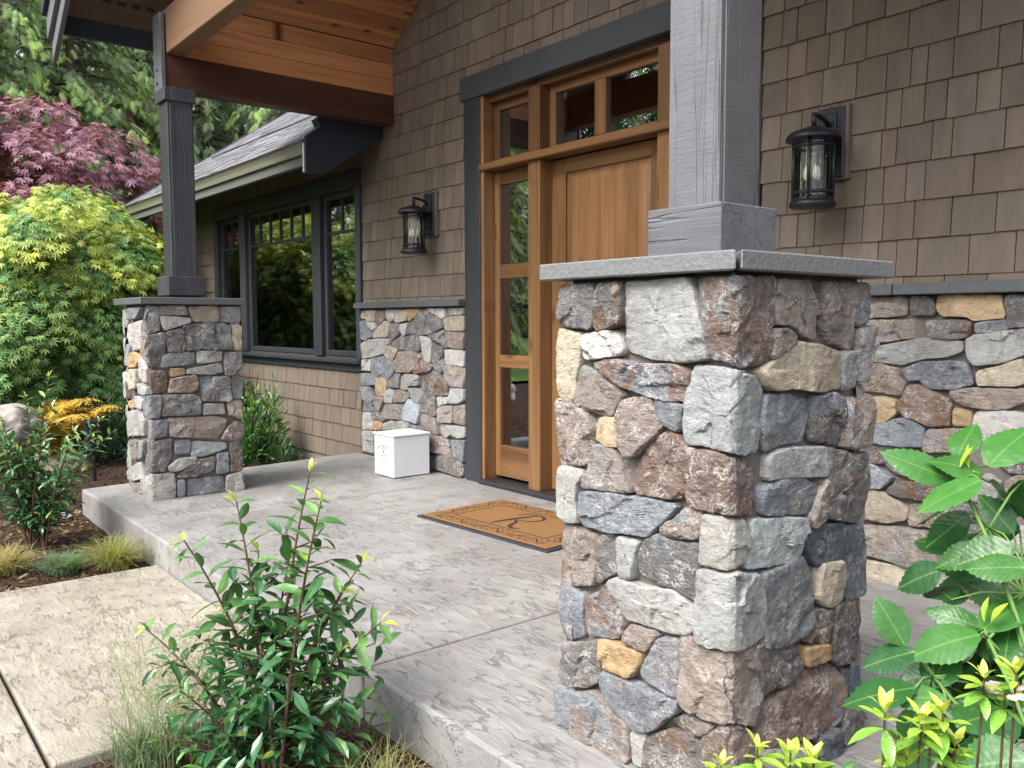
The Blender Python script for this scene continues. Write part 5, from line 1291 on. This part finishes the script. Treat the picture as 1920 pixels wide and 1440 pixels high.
def mound(name, label, cat, loc, rad, n, leaf, c_in, c_out, mat=LEAF, seed=1, tmpl=LANCE_T, up=0.7, shell=0.55, stems=14, group=None, lumps=9, lumpr=0.45):
    rng = np.random.RandomState(seed)
    t = thing(name, label, cat, tuple(loc), group)
    rad = np.array(rad); loc = np.array(loc)
    st = MB()
    for k in range(stems):
        d = unit(rng.normal(0, 1, 3) * (1, 1, .4) + (0, 0, .9)); e = loc + d * rad * rng.uniform(.75, .95)
        st.tube([loc - (0, 0, .03), loc * .5 + e * .5 + rng.normal(0, .02, 3), e], [0.012, 0.007, 0.003], 5, False)
    st.build('stem', TWIG, t, kind='stuff')
    # the crown is a handful of leaf clumps
    cc = unit(rng.normal(0, 1, (lumps, 3)) * (1, 1, .7) + (0, 0, .35)) * rad * rng.uniform(.35, .75, (lumps, 1))
    cc[:, 2] = np.abs(cc[:, 2])
    w = rng.randint(0, lumps, n)
    d = unit(rng.normal(0, 1, (n, 3))); r = rng.uniform(shell, 1.0, n)
    pos = loc + cc[w] + d * rad * lumpr * r[:, None]
    out = unit(pos - loc)
    keep = pos[:, 2] > loc[2] + 0.01
    pos, out, d, r = pos[keep], out[keep], d[keep], r[keep]; n = len(pos)
    dr = out * .6 + d * .5 + np.array([0, 0, up - .5]) + rng.normal(0, .35, (n, 3))
    nm = out * .4 + np.array([0, 0, 1.0]) + rng.normal(0, .4, (n, 3))
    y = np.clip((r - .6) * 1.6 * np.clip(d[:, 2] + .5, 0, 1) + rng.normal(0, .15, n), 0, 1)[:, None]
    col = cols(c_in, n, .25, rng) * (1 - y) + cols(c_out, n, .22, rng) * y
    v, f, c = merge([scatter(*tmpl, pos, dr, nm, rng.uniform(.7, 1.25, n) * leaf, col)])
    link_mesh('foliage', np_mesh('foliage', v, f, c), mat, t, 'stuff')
    return t

def g_at(x, y, dz=-0.02): return (x, y, ground_h(x, y) + dz)
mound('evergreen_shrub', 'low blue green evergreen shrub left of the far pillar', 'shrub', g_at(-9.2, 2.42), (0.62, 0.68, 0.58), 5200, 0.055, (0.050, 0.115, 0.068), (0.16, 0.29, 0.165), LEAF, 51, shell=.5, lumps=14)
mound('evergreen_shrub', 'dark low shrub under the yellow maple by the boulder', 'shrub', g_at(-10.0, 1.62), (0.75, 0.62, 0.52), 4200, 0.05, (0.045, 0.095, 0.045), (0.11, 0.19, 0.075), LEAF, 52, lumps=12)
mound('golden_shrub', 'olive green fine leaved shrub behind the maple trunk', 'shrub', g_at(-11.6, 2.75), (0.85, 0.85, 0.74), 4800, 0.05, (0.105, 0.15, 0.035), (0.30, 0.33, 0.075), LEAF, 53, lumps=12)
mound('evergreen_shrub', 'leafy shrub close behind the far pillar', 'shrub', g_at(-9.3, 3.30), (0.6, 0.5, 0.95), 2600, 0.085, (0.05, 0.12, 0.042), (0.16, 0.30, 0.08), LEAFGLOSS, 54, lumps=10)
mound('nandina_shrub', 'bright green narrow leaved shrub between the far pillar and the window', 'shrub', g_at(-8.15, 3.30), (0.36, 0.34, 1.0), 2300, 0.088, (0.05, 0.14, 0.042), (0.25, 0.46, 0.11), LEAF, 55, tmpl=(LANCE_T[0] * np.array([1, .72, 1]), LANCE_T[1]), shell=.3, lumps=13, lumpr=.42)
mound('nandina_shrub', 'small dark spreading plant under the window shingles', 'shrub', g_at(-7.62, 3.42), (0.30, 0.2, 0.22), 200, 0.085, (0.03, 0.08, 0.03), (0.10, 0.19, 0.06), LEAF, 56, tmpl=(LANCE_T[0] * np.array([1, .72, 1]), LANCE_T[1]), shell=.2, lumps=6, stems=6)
mound('broadleaf_tree', 'young bright green tree showing past the roof edge by the post', 'tree', (-17.5, 8.2, GZ), (1.1, 1.1, 3.9), 3800, 0.13, (0.07, 0.15, 0.04), (0.22, 0.38, 0.08), LEAF, 57, lumps=16, lumpr=.36, shell=.3)
for i, (x, y, r_) in enumerate(((-13.2, -1.4, 1.0), (-15.2, 0.4, 1.1), (-11.4, -4.6, 0.9), (-19.0, -0.6, 1.6))):
    mound('garden_shrub', 'rounded garden shrub across the lawn, mirrored in the glass', 'shrub', g_at(x, y), (r_, r_, r_ * .9), 2200, 0.10, (0.06, 0.13, 0.03), (0.30, 0.36, 0.07), LEAF, 60 + i, group='garden shrubs mirrored in the glass')

# camellia at the left: upright stems with leaves along them
def leaf_mesh(nu, width, curl, fold, seed=0, serr=0.0, pleat=0.0, shape=1.0, cup=0.0):
    """one leaf along +x, 1 long, as a small grid"""
    rs2 = random.Random(seed)
    ts = [-1, -0.5, 0, 0.5, 1]
    vs, fs = [], []
    for i in range(nu + 1):
        u = i / nu
        w = width * (math.sin(math.pi * min(1, u ** shape * 1.0)) ** 0.85) if 0 < u < 1 else 0.0
        w = max(w, 0.012 * (1 - u))
        if serr and i % 2: w *= 1 - serr
        z0 = -curl * u * u
        for t_ in ts:
            x = u - (0.03 * (1 if (serr and i % 2) else 0) * abs(t_))
            vs.append((x, w * t_, z0 + fold * w * abs(t_) - cup * w * t_ * t_ + pleat * math.sin(u * 40 - abs(t_) * 3) * abs(t_) * w + 0.012 * math.sin(u * 9 + seed) * t_))
    m = len(ts)
    for i in range(nu):
        for j in range(m - 1): fs.append((i * m + j, (i + 1) * m + j, (i + 1) * m + j + 1, i * m + j + 1))
    me = bpy.data.meshes.new('leaf'); me.from_pydata(vs, [], fs)
    me.polygons.foreach_set('use_smooth', [True] * len(fs)); me.update()
    return me

def leaf_obj(me, m, parent, pos, d, nrm, size, col):
    if not me.materials: me.materials.append(m)
    x = Vector(d).normalized(); z = Vector(nrm); z = (z - x * z.dot(x))
    if z.length < 1e-4: z = Vector((0.1, 0.2, 1)) - x * Vector((0.1, .2, 1)).dot(x)
    z.normalize(); y = z.cross(x)
    o = bpy.data.objects.new('leaf', me); COL.objects.link(o); o.parent = parent
    p = Vector(pos) - ORG[parent]
    if not hasattr(size, '__len__'): size = (size, size, size)
    o.matrix_local = Matrix(((x.x * size[0], y.x * size[1], z.x * size[2], p.x), (x.y * size[0], y.y * size[1], z.y * size[2], p.y), (x.z * size[0], y.z * size[1], z.z * size[2], p.z), (0, 0, 0, 1)))
    o.color = (*col, 1)
    return o

def bez(a, b, c, n):
    return [a * (1 - t) ** 2 + b * 2 * t * (1 - t) + c * t * t for t in np.linspace(0, 1, n)]

CAM_LEAVES = [leaf_mesh(7, 0.178, 0.10 + 0.10 * k, 0.26, k) for k in range(5)]
def camellia(label, base, tips, nlimit, seed, L, objects, spread=1.0):
    rng = np.random.RandomState(seed)
    base = np.array(base)
    t = thing('camellia_shrub', label, 'shrub', tuple(base))
    st = MB(); lv = []
    tips = [np.array(q) for q in tips]
    forks = [base + np.array([rng.normal(0, .035), rng.normal(0, .035), -0.02]) for _ in range(7)]
    for i, tp in enumerate(tips):
        fk = forks[i % 7]
        ln = np.linalg.norm(tp - fk)
        mid = fk * .55 + tp * .45 + np.array([-(tp - fk)[0] * .10, -(tp - fk)[1] * .10, 0.16 * ln])
        path = bez(fk, mid, tp, 9)
        st.tube([tuple(q) for q in path], list(np.linspace(0.0075, 0.0020, 9)), 5, False)
        n = max(6, int(ln / 0.024))
        for k in range(n):
            u = 0.16 + 0.84 * (k + .5) / n
            j = u * 8; i0 = min(int(j), 7); p = path[i0] * (1 - (j - i0)) + path[i0 + 1] * (j - i0)
            tg = unit(path[i0 + 1] - path[i0])
            ph = k * 2.4 + i
            e1 = unit(np.cross(tg, [0.2, .3, 1])); e2 = np.cross(tg, e1)
            sd = e1 * math.cos(ph) + e2 * math.sin(ph)
            d = tg * .55 + sd * .95 + np.array([0, 0, -0.10]) + rng.normal(0, .16, 3)
            sz = L * rng.uniform(.72, 1.12) * (1.0 if u < .9 else .8)
            lv.append((p, d, u, sz, k == n - 1, False))
            # short side twig with two or three leaves in the lower half
            if u < .75 and rng.rand() < .48:
                q = p + unit(sd + tg * .5) * rng.uniform(.05, .11)
                st.tube([tuple(p), tuple(q)], [0.0028, 0.0016], 4, False)
                for m_ in range(2 + rng.randint(0, 2)):
                    lv.append((q + rng.normal(0, .008, 3), unit(q - p) * .6 + rng.normal(0, .7, 3) + (0, 0, -.1), u * .8, L * rng.uniform(.7, 1.05), False, False))
        # bright new leaves at the tip
        for m_ in range(2 + rng.randint(0, 2) if tp[2] > .2 else 0):
            lv.append((tp, unit(tp - mid) * .9 + rng.normal(0, .45, 3), 1.0, L * rng.uniform(.4, .62), True, True))
    st.build('stem', TWIG, t, kind='stuff')
    order_ = sorted(range(len(lv)), key=lambda q: -lv[q][0][2]) if objects else range(len(lv))
    lv = [lv[q] for q in order_]
    for k in range(34 if objects else 14):
        p = base + np.array([rng.normal(0, .15), rng.normal(0, .15), rng.uniform(.03, .36)])
        lv.append((p, rng.normal(0, 1, 3) + (0, 0, -.1), rng.uniform(.1, .5), L * rng.uniform(.7, 1.05), False, False))
    extra = []
    for i, (p, d, u, sz, tip, new) in enumerate(lv):
        if new: col = np.array((0.42, 0.48, 0.10)) * rng.uniform(.8, 1.1)
        else:
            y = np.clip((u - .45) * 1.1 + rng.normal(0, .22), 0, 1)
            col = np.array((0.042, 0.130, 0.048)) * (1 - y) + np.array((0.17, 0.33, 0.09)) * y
            if rng.rand() < .02: col = np.array((0.22, 0.33, 0.06))
            col = col * rng.uniform(.8, 1.2)
        nm = np.array([0, 0, 1.0]) + rng.normal(0, .28, 3)
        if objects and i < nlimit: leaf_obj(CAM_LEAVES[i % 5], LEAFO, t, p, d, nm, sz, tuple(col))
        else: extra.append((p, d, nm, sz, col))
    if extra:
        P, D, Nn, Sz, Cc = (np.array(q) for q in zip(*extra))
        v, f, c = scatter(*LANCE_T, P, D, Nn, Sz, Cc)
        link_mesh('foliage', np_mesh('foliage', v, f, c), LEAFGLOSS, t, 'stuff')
    return t
camellia('glossy camellia shrub in front of the porch edge, pale new leaves at its tips', (-2.374, 0.98, GZ), CAMTIPS, 300, 5, 0.088, True)
rng = np.random.RandomState(8)
lt_ = [(-5.86 + rng.normal(0, .24), 0.92 + rng.normal(0, .24), GZ + 0.25 + 0.60 * rng.uniform(.35, 1) ** .8) for _ in range(22)] + [(-5.74, 1.06, GZ + 1.05), (-5.86, 0.95, GZ + .93), (-5.62, 1.20, GZ + .48)]
camellia('glossy green camellia shrub in the bark bed left of the path', (-5.80, 0.97, GZ), lt_, 0, 6, 0.076, False)

# hydrangea: big toothed leaves, each an object
hyd = thing('hydrangea_shrub', 'hydrangea with large wet toothed leaves at the right picture edge', 'shrub', (-0.55, 1.72, GZ))
HL = [leaf_mesh(22, 0.335, 0.10 + .05 * k, 0.16, 10 + k, 0.075, 0.016, 0.86, 0.16) for k in range(4)]
rng = np.random.RandomState(12)
hs_ = MB()
HN = [np.array((-0.80, 1.86, 0.86)), np.array((-0.75, 1.89, 0.76)), np.array((-0.68, 1.73, 0.58)), np.array((-0.75, 1.66, 0.50)), np.array((-0.62, 1.62, 0.40)), np.array((-0.70, 1.95, 0.62))]
for h_ in HN:
    b_ = np.array((-0.50 + rng.normal(0, .05), 1.74 + rng.normal(0, .05), GZ))
    hs_.tube([tuple(q) for q in bez(b_, np.array((b_[0] - .02, b_[1], h_[2] * .55)), h_, 8)], list(np.linspace(0.0062, 0.0036, 8)), 6)
fill = []
for k in range(84):
    lim = rng.uniform(0, 1)
    c_ = np.array(at(1760 + 190 * rng.uniform(0, 1), 960 + 480 * lim if k % 2 else 1180 + 260 * lim, rng.uniform(1.66, 2.0)))
    if k > 62: c_ = np.array((-.5 + rng.normal(0, .14), 1.72 + rng.normal(0, .14), rng.uniform(-.08, .40)))
    a_ = rng.uniform(2.2, 5.4) if k <= 62 else rng.uniform(0, 6.28)
    fill.append((*c_, c_[0] + .09 * math.cos(a_), c_[1] + .09 * math.sin(a_), c_[2] + rng.uniform(-.05, .03), .065))
for i, (bx0, by0, bz0, tx0, ty0, tz0, w) in enumerate(list(HYD) + fill):
    b_, e_ = np.array((bx0, by0, bz0)), np.array((tx0, ty0, tz0))
    d = e_ - b_; ln = np.linalg.norm(d)
    view = unit(np.array((0, 0, 1.197)) - b_)
    nm = view * 0.75 + np.array([-.1, -.2, 1.0]) * .8 + rng.normal(0, .22, 3)
    if i in (15, 16, 14): nm = np.array([0.4, -.5, .35]) + rng.normal(0, .1, 3)
    size = max(ln * 1.12, 0.108)
    y = rng.uniform(0, 1) ** 1.3 if i < 20 else rng.uniform(0, .5) ** 1.3
    if i in (3, 7, 8, 9, 10, 11): y = .85
    col = np.array((0.015, 0.066, 0.018)) * (1 - y) + np.array((0.048, 0.158, 0.030)) * y
    leaf_obj(HL[i % 4], HYDLEAF, hyd, b_, d, nm, (size, size * w / .064 * 0.92 * min(1.15, .115 / size + .1), size), tuple(col * rng.uniform(.88, 1.12)))
    k = int(np.argmin([np.linalg.norm(h_ - b_) for h_ in HN]))
    hs_.tube([tuple(HN[k]), tuple(HN[k] * .4 + b_ * .6 + np.array([0, 0, .01])), tuple(b_)], [0.0035, 0.0026, 0.0018], 5)
hs_.build('stem', GTWIG, hyd, kind='stuff')
for i, (p, d) in enumerate((((-0.785, 1.868, .885), (-.2, .1, 1)), ((-0.80, 1.86, .885), (.3, .1, 1)), ((-0.69, 1.735, .61), (-.2, .2, 1)), ((-0.68, 1.74, .61), (.3, -.1, 1)))):
    leaf_obj(CAM_LEAVES[i], LEAFO, hyd, p, d, (-.5, -.6, .3), 0.05, (0.33, 0.46, 0.05))

# azalea in the near corner: whorls of small bright leaves
az = thing('azalea_shrub', 'azalea with lime green shoots and a fading pink flower, lower right corner', 'shrub', (-0.54, 1.02, GZ))
rng = np.random.RandomState(14)
as_ = MB()
AL = [leaf_mesh(6, 0.185, 0.12 + .1 * k, 0.25, 40 + k) for k in range(4)]
for i, p in enumerate(AZA):
    if i in (0, 12, 14): continue
    p = np.array(p)
    b_ = np.array((-0.54 + rng.normal(0, .05), 1.02 + rng.normal(0, .05), GZ))
    if i < 5: b_ = np.array((-0.60, 0.90, GZ))
    as_.tube([tuple(q) for q in bez(b_, np.array((p[0], p[1], p[2] * .45)), p, 7)], list(np.linspace(0.005, 0.0014, 7)), 5)
    for ring, (n, up, sz, col) in enumerate(((5, -.05, .036, (0.17, 0.36, 0.05)), (5, .55, .032, (0.30, 0.46, 0.06)), (5, 2.0, .024, (0.48, 0.56, 0.09)))):
        if i == 13 and ring == 2: continue
        a0 = rng.uniform(0, 6.28)
        if ring == 0: axis_ = np.array((rng.normal(0, .35), rng.normal(0, .35), 0))
        n = n + rng.randint(-1, 2)
        for k in range(n):
            a = a0 + 6.283 * k / n + rng.normal(0, .2)
            d = tuple(np.array((math.cos(a), math.sin(a), up + rng.normal(0, .25))) + axis_)
            q = p + np.array([0, 0, -0.022 + 0.011 * ring])
            leaf_obj(AL[(i + k) % 4], LEAFO, az, q, d, (-.7 * d[0] * up, -.7 * d[1] * up, 1.0), sz * rng.uniform(.65, 1.35), tuple(np.array(col) * rng.uniform(.85, 1.15)))
as_.build('stem', TWIG, az, kind='stuff')
pf = np.array(AZA[13])
pt = leaf_mesh(5, 0.34, 0.25, -0.2, 50)
for k in range(9):
    a = 6.283 * k / 9 * 2.1
    o = leaf_obj(pt, PINK, az, pf + np.array([0.012 * math.cos(a), 0.012 * math.sin(a), 0.004]), (math.cos(a), math.sin(a), .25 + .2 * (k % 2)), (-.3 * math.cos(a), -.3 * math.sin(a), 1), 0.020, (1, 1, 1)); o.name = 'petal'
# leafy body below the shoots
n = 3600
P = np.stack([rng.normal(-0.52, .13, n), rng.normal(1.03, .13, n), rng.uniform(-.12, .60, n)], 1)
keep = (P[:, 2] < 0.56 - 0.9 * np.abs(rng.normal(0, .1, n))) & (np.hypot(P[:, 0] + .52, P[:, 1] - 1.03) < .24); P = P[keep]; n = len(P)
v, f, c = scatter(*LANCE_T, P, rng.normal(0, 1, (n, 3)) + (0, 0, .4), rng.normal(0, .4, (n, 3)) + (0, 0, 1), rng.uniform(.022, .036, n), cols((0.07, 0.17, 0.035), n, .3, rng))
link_mesh('foliage', np_mesh('foliage', v, f, c), LEAFGLOSS, az, 'stuff')

# grasses
def blades(rng, c, n, L, lean, rad, col_a, col_b, wdt=0.004):
    V, F, T = [], [], []
    base = np.array(c) + np.stack([rng.normal(0, rad, n), rng.normal(0, rad, n), np.zeros(n)], 1)
    a = rng.uniform(0, 6.283, n); l = L * rng.uniform(.55, 1.1, n); le = lean * rng.uniform(.3, 1.2, n)
    o = np.stack([np.cos(a), np.sin(a), 0 * a], 1); s_ = np.stack([-np.sin(a), np.cos(a), 0 * a], 1)
    tint = cols(col_a, n, .2, rng); y = rng.uniform(0, 1, (n, 1)) ** 1.5; tint = tint * (1 - y) + cols(col_b, n, .2, rng) * y
    rows = []
    for t, w in ((0, 1.0), (.35, .9), (.7, .6), (1.0, .05)):
        p = base + o * (le * l * t ** 1.8)[:, None] + np.array([0, 0, 1.0]) * (l * (t - .38 * le * t ** 2.4))[:, None]
        rows += [p + s_ * wdt * w, p - s_ * wdt * w]
    V = np.stack(rows, 1).reshape(-1, 3)
    tf = np.array([(0, 1, 3, 2), (2, 3, 5, 4), (4, 5, 7, 6)])
    F = (tf[None] + (np.arange(n) * 8)[:, None, None]).reshape(-1, 4)
    return V, F, np.repeat(tint, 8, 0)
def tuft(label, x, y, n, L, lean, rad, ca, cb, seed, wdt=0.0028):
    rng = np.random.RandomState(seed)
    p = g_at(x, y, -0.01)
    t = thing('grass_tuft', label, 'ornamental grass', p)
    v, f, c = blades(rng, p, n, L, lean, rad, ca, cb, wdt)
    link_mesh('blades', np_mesh('blades', v, f, c), LEAFDULL, t, 'stuff')
    return t
BLUE, STRAW, GRN = (0.13, 0.22, 0.14), (0.50, 0.40, 0.17), (0.15, 0.24, 0.07)
tuft('green and straw coloured grass tuft against the porch slab edge', -5.10, 1.24, 560, 0.25, 1.35, 0.04, GRN, STRAW, 71, 0.0022)
tuft('small blue fescue tuft on the path edge between two straw tufts', -5.16, 0.98, 560, 0.155, 1.15, 0.03, BLUE, (0.20, 0.30, 0.17), 72)
tuft('straw yellow grass tuft at the left picture edge', -5.34, 0.72, 440, 0.20, 1.4, 0.04, (0.38, 0.32, 0.15), (0.28, 0.29, 0.12), 73)
tuft('blue green fescue tuft at the foot of the camellia, bottom edge', -2.72, 0.74, 460, 0.20, 0.85, 0.04, BLUE, (0.25, 0.33, 0.19), 74, 0.002)
tuft('thin dry grass under the right side of the camellia', -2.14, 1.22, 160, 0.20, 1.1, 0.05, (0.42, 0.38, 0.20), (0.2, 0.25, 0.10), 75, 0.002)
# wispy flowering grass beside the camellia
wt = thing('flowering_grass', 'pale wispy flowering grass left of the front camellia', 'ornamental grass', g_at(-2.70, 0.80))
rng = np.random.RandomState(76)
pp = g_at(-2.70, 0.80, -.01)
v1, f1, c1_ = blades(rng, pp, 160, 0.52, 0.62, 0.08, (0.26, 0.33, 0.18), (0.40, 0.42, 0.27), 0.0012)
link_mesh('blades', np_mesh('blades', v1, f1, c1_), LEAFDULL, wt, 'stuff')
tipv = v1.reshape(-1, 8, 3)
seeds = []
for k in range(len(tipv)):
    a, b = tipv[k, 4], tipv[k, 6]
    for m_ in range(20): seeds.append(a + (b - a) * rng.uniform(-.25, 1.05) + rng.normal(0, .011, 3))
seeds = np.array(seeds); n = len(seeds)
v, f, c = scatter(*LANCE_T, seeds, rng.normal(0, .5, (n, 3)) + (0, 0, .8), rng.normal(0, 1, (n, 3)), rng.uniform(.007, .014, n), cols((0.40, 0.44, 0.30), n, .2, rng))
link_mesh('seed_heads', np_mesh('seed_heads', v, f, c), LEAFDULL, wt, 'stuff')

# yellow ferns behind the boulder
def fern(label, loc, seed, n=16, L=0.75, ca=(0.52, 0.34, 0.06), cb=(0.64, 0.50, 0.11)):
    rng = np.random.RandomState(seed)
    t = thing('fern', label, 'fern', loc)
    V = []; parts = []
    for k in range(n):
        a = 6.283 * k / n + rng.normal(0, .2); o = np.array([math.cos(a), math.sin(a), 0]); l = L * rng.uniform(.75, 1.1)
        m = 24; t_ = np.linspace(.12, 1, m)
        p = np.array(loc) + o[None] * (l * t_ * .8)[:, None] + np.array([0, 0, 1.0]) * (l * (1.65 * t_ - 1.0 * t_ ** 2.2))[:, None]
        sd = np.array([-o[1], o[0], 0])
        for s_ in (1, -1):
            dr = sd * s_ + o * .35 + rng.normal(0, .08, (m, 3)) + (0, 0, -.15)
            col = cols(ca, m, .2, rng) * .5 + cols(cb, m, .2, rng) * .5
            parts.append(scatter(*LANCE_T, p, dr, np.array([0, 0, 1.0]) + o * .3 + rng.normal(0, .1, (m, 3)), 0.20 * l * np.sin(np.pi * (t_ * .86 + .12)) + .02, col))
    v, f, c = merge(parts)
    link_mesh('fronds', np_mesh('fronds', v, f, c), LEAF, t, 'stuff')
    return t
def gat(px, depth, py=592):
    p = at(px, 592, depth); return g_at(p.x, p.y)
fern('golden fern with arching fronds behind the pale boulder', gat(22, 8.0), 81, 20, 0.86)
fern('golden fern between the boulder and the far pillar', gat(84, 8.15), 82, 18, 0.76)
fern('golden fern at the far left edge above the boulder', gat(-32, 7.9), 83, 18, 0.9)

# rocks
def rock(name, label, c, rad, seed, m, cat='boulder'):
    bm = bmesh.new(); bmesh.ops.create_icosphere(bm, subdivisions=4, radius=1)
    for v in bm.verts:
        n = v.co.normalized()
        k = 1 + 0.34 * noise.noise(n * 1.7 + Vector((seed, 0, 0))) + 0.20 * (0.5 - abs(noise.noise(n * 2.6 + Vector((0, seed, 0))))) + 0.06 * noise.noise(n * 9)
        v.co = Vector((n.x * rad[0], n.y * rad[1], n.z * rad[2])) * k + Vector(c)
    me = bpy.data.meshes.new(name); bm.to_mesh(me); bm.free()
    me.polygons.foreach_set('use_smooth', [True] * len(me.polygons))
    me.transform(Matrix.Translation(-Vector(c)))
    o = bpy.data.objects.new(name, me); COL.objects.link(o); o.location = c; me.materials.append(m)
    return tag(o, label, cat)
p = at(20, 782, 7.3); rock('boulder', 'pale rounded boulder at the left edge beside the golden fern', (p.x, p.y, p.z - .08), (0.20, 0.19, 0.17), 3, ROCK)
p = at(118, 885, 8.2); rock('boulder', 'tan flat boulder behind the left camellia', (p.x, p.y, p.z - .02), (0.34, 0.30, 0.20), 9, m_plain('tan_rock', (0.46, 0.37, 0.28), 0.85, 0.25, 0, 0.3, 9, 0.9))
p = at(765, 1412, 2.75); rock('pebble', 'small buff stone lying on the bark by the slab', (-2.02, 1.335, GZ + .012), (0.035, 0.018, 0.016), 5, m_plain('buff_stone', (0.50, 0.40, 0.29), 0.8, 0.3), 'stone')

# path light
pl = thing('path_light', 'black path light on a stake left of the far pillar', 'path light', g_at(-8.0, 1.80))
lx, lyy = -8.0, 1.80
MB().box(lx - .012, lx + .012, lyy - .012, lyy + .012, GZ - .05, 0.09).build('stake', BLACKMETAL, pl)
MB().box(lx - .062, lx + .062, lyy - .062, lyy + .062, 0.11, 0.315).build('lamp_housing', BLACKMETAL, pl, bevel=0.004)
MB().box(lx - .075, lx + .075, lyy - .075, lyy + .075, 0.316, 0.345).build('lamp_cap', BLACKMETAL, pl, bevel=0.004)
MB().box(lx - .05, lx + .05, lyy - .05, lyy + .05, 0.0905, 0.1095).build('lamp_lens', m_plain('lens', (0.05, 0.05, 0.055), 0.4, 0.4), pl)
# drip line coil on the bark
dl = MB()
pts = [(-6.55 + (0.085 + .008 * math.sin(a * .7)) * math.cos(a), 1.235 + (0.07 + .01 * math.sin(a * .4)) * math.sin(a), GZ + 0.02 + .006 * math.sin(a * 1.3) + a * .0008) for a in np.linspace(0, 17, 70)]
dl.tube(pts, 0.006, 6)
tag(dl.build('drip_hose', m_plain('grey_hose', (0.24, 0.24, 0.27), 0.5, 0.4)), 'loose grey drip hose coil lying on the bark', 'hose')

# bark chips and fallen leaves on the soil
rng = np.random.RandomState(90)
CH = (np.array([(-.5, -.18, 0), (.5, -.12, .05), (.42, .2, 0), (-.45, .14, .06)]), np.array([(0, 1, 2, 3)]))
def chips(n, x0, x1, y0, y1, size, base, var, name, zup=.006):
    x = rng.uniform(x0, x1, n); y = rng.uniform(y0, y1, n)
    keep = ~((x > WX0 - .01) & (x < WX1 + .01) & (y < FY)) & ~((x > -6.97) & (x < XE) & (y > FY - .012)); x, y = x[keep], y[keep]; n = len(x)
    z = np.array([ground_h(a, b) for a, b in zip(x, y)]) + rng.uniform(0, zup, n)
    d = rng.normal(0, 1, (n, 3)) * (1, 1, .25); nm = rng.normal(0, .45, (n, 3)) + (0, 0, 1)
    return scatter(*CH, np.stack([x, y, z], 1), d, nm, size * rng.uniform(.5, 1.5, n), cols(base, n, var, rng))
parts = [chips(5200, -9.5, -4.87, -0.2, 2.6, 0.035, (0.075, 0.042, 0.032), .6, ''), chips(2600, -2.84, -1.2, 0.0, 1.40, 0.024, (0.07, 0.038, 0.03), .6, ''),
         chips(1400, -9.5, -6.95, 2.4, 3.7, 0.035, (0.06, 0.035, 0.028), .6, ''),
         chips(200, -6.8, -4.87, 0.2, 1.4, 0.026, (0.24, 0.11, 0.05), .5, '', .02), chips(130, -2.84, -1.4, 0.2, 1.40, 0.022, (0.24, 0.09, 0.045), .5, '', .02), chips(500, -6.8, -4.87, 0.2, 1.4, 0.05, (0.30, 0.22, 0.11), .4, '', .01)]
v, f, c = merge(parts)
link_mesh('bark_chips', np_mesh('bark_chips', v, f, c), LEAFDULL, None, 'stuff')
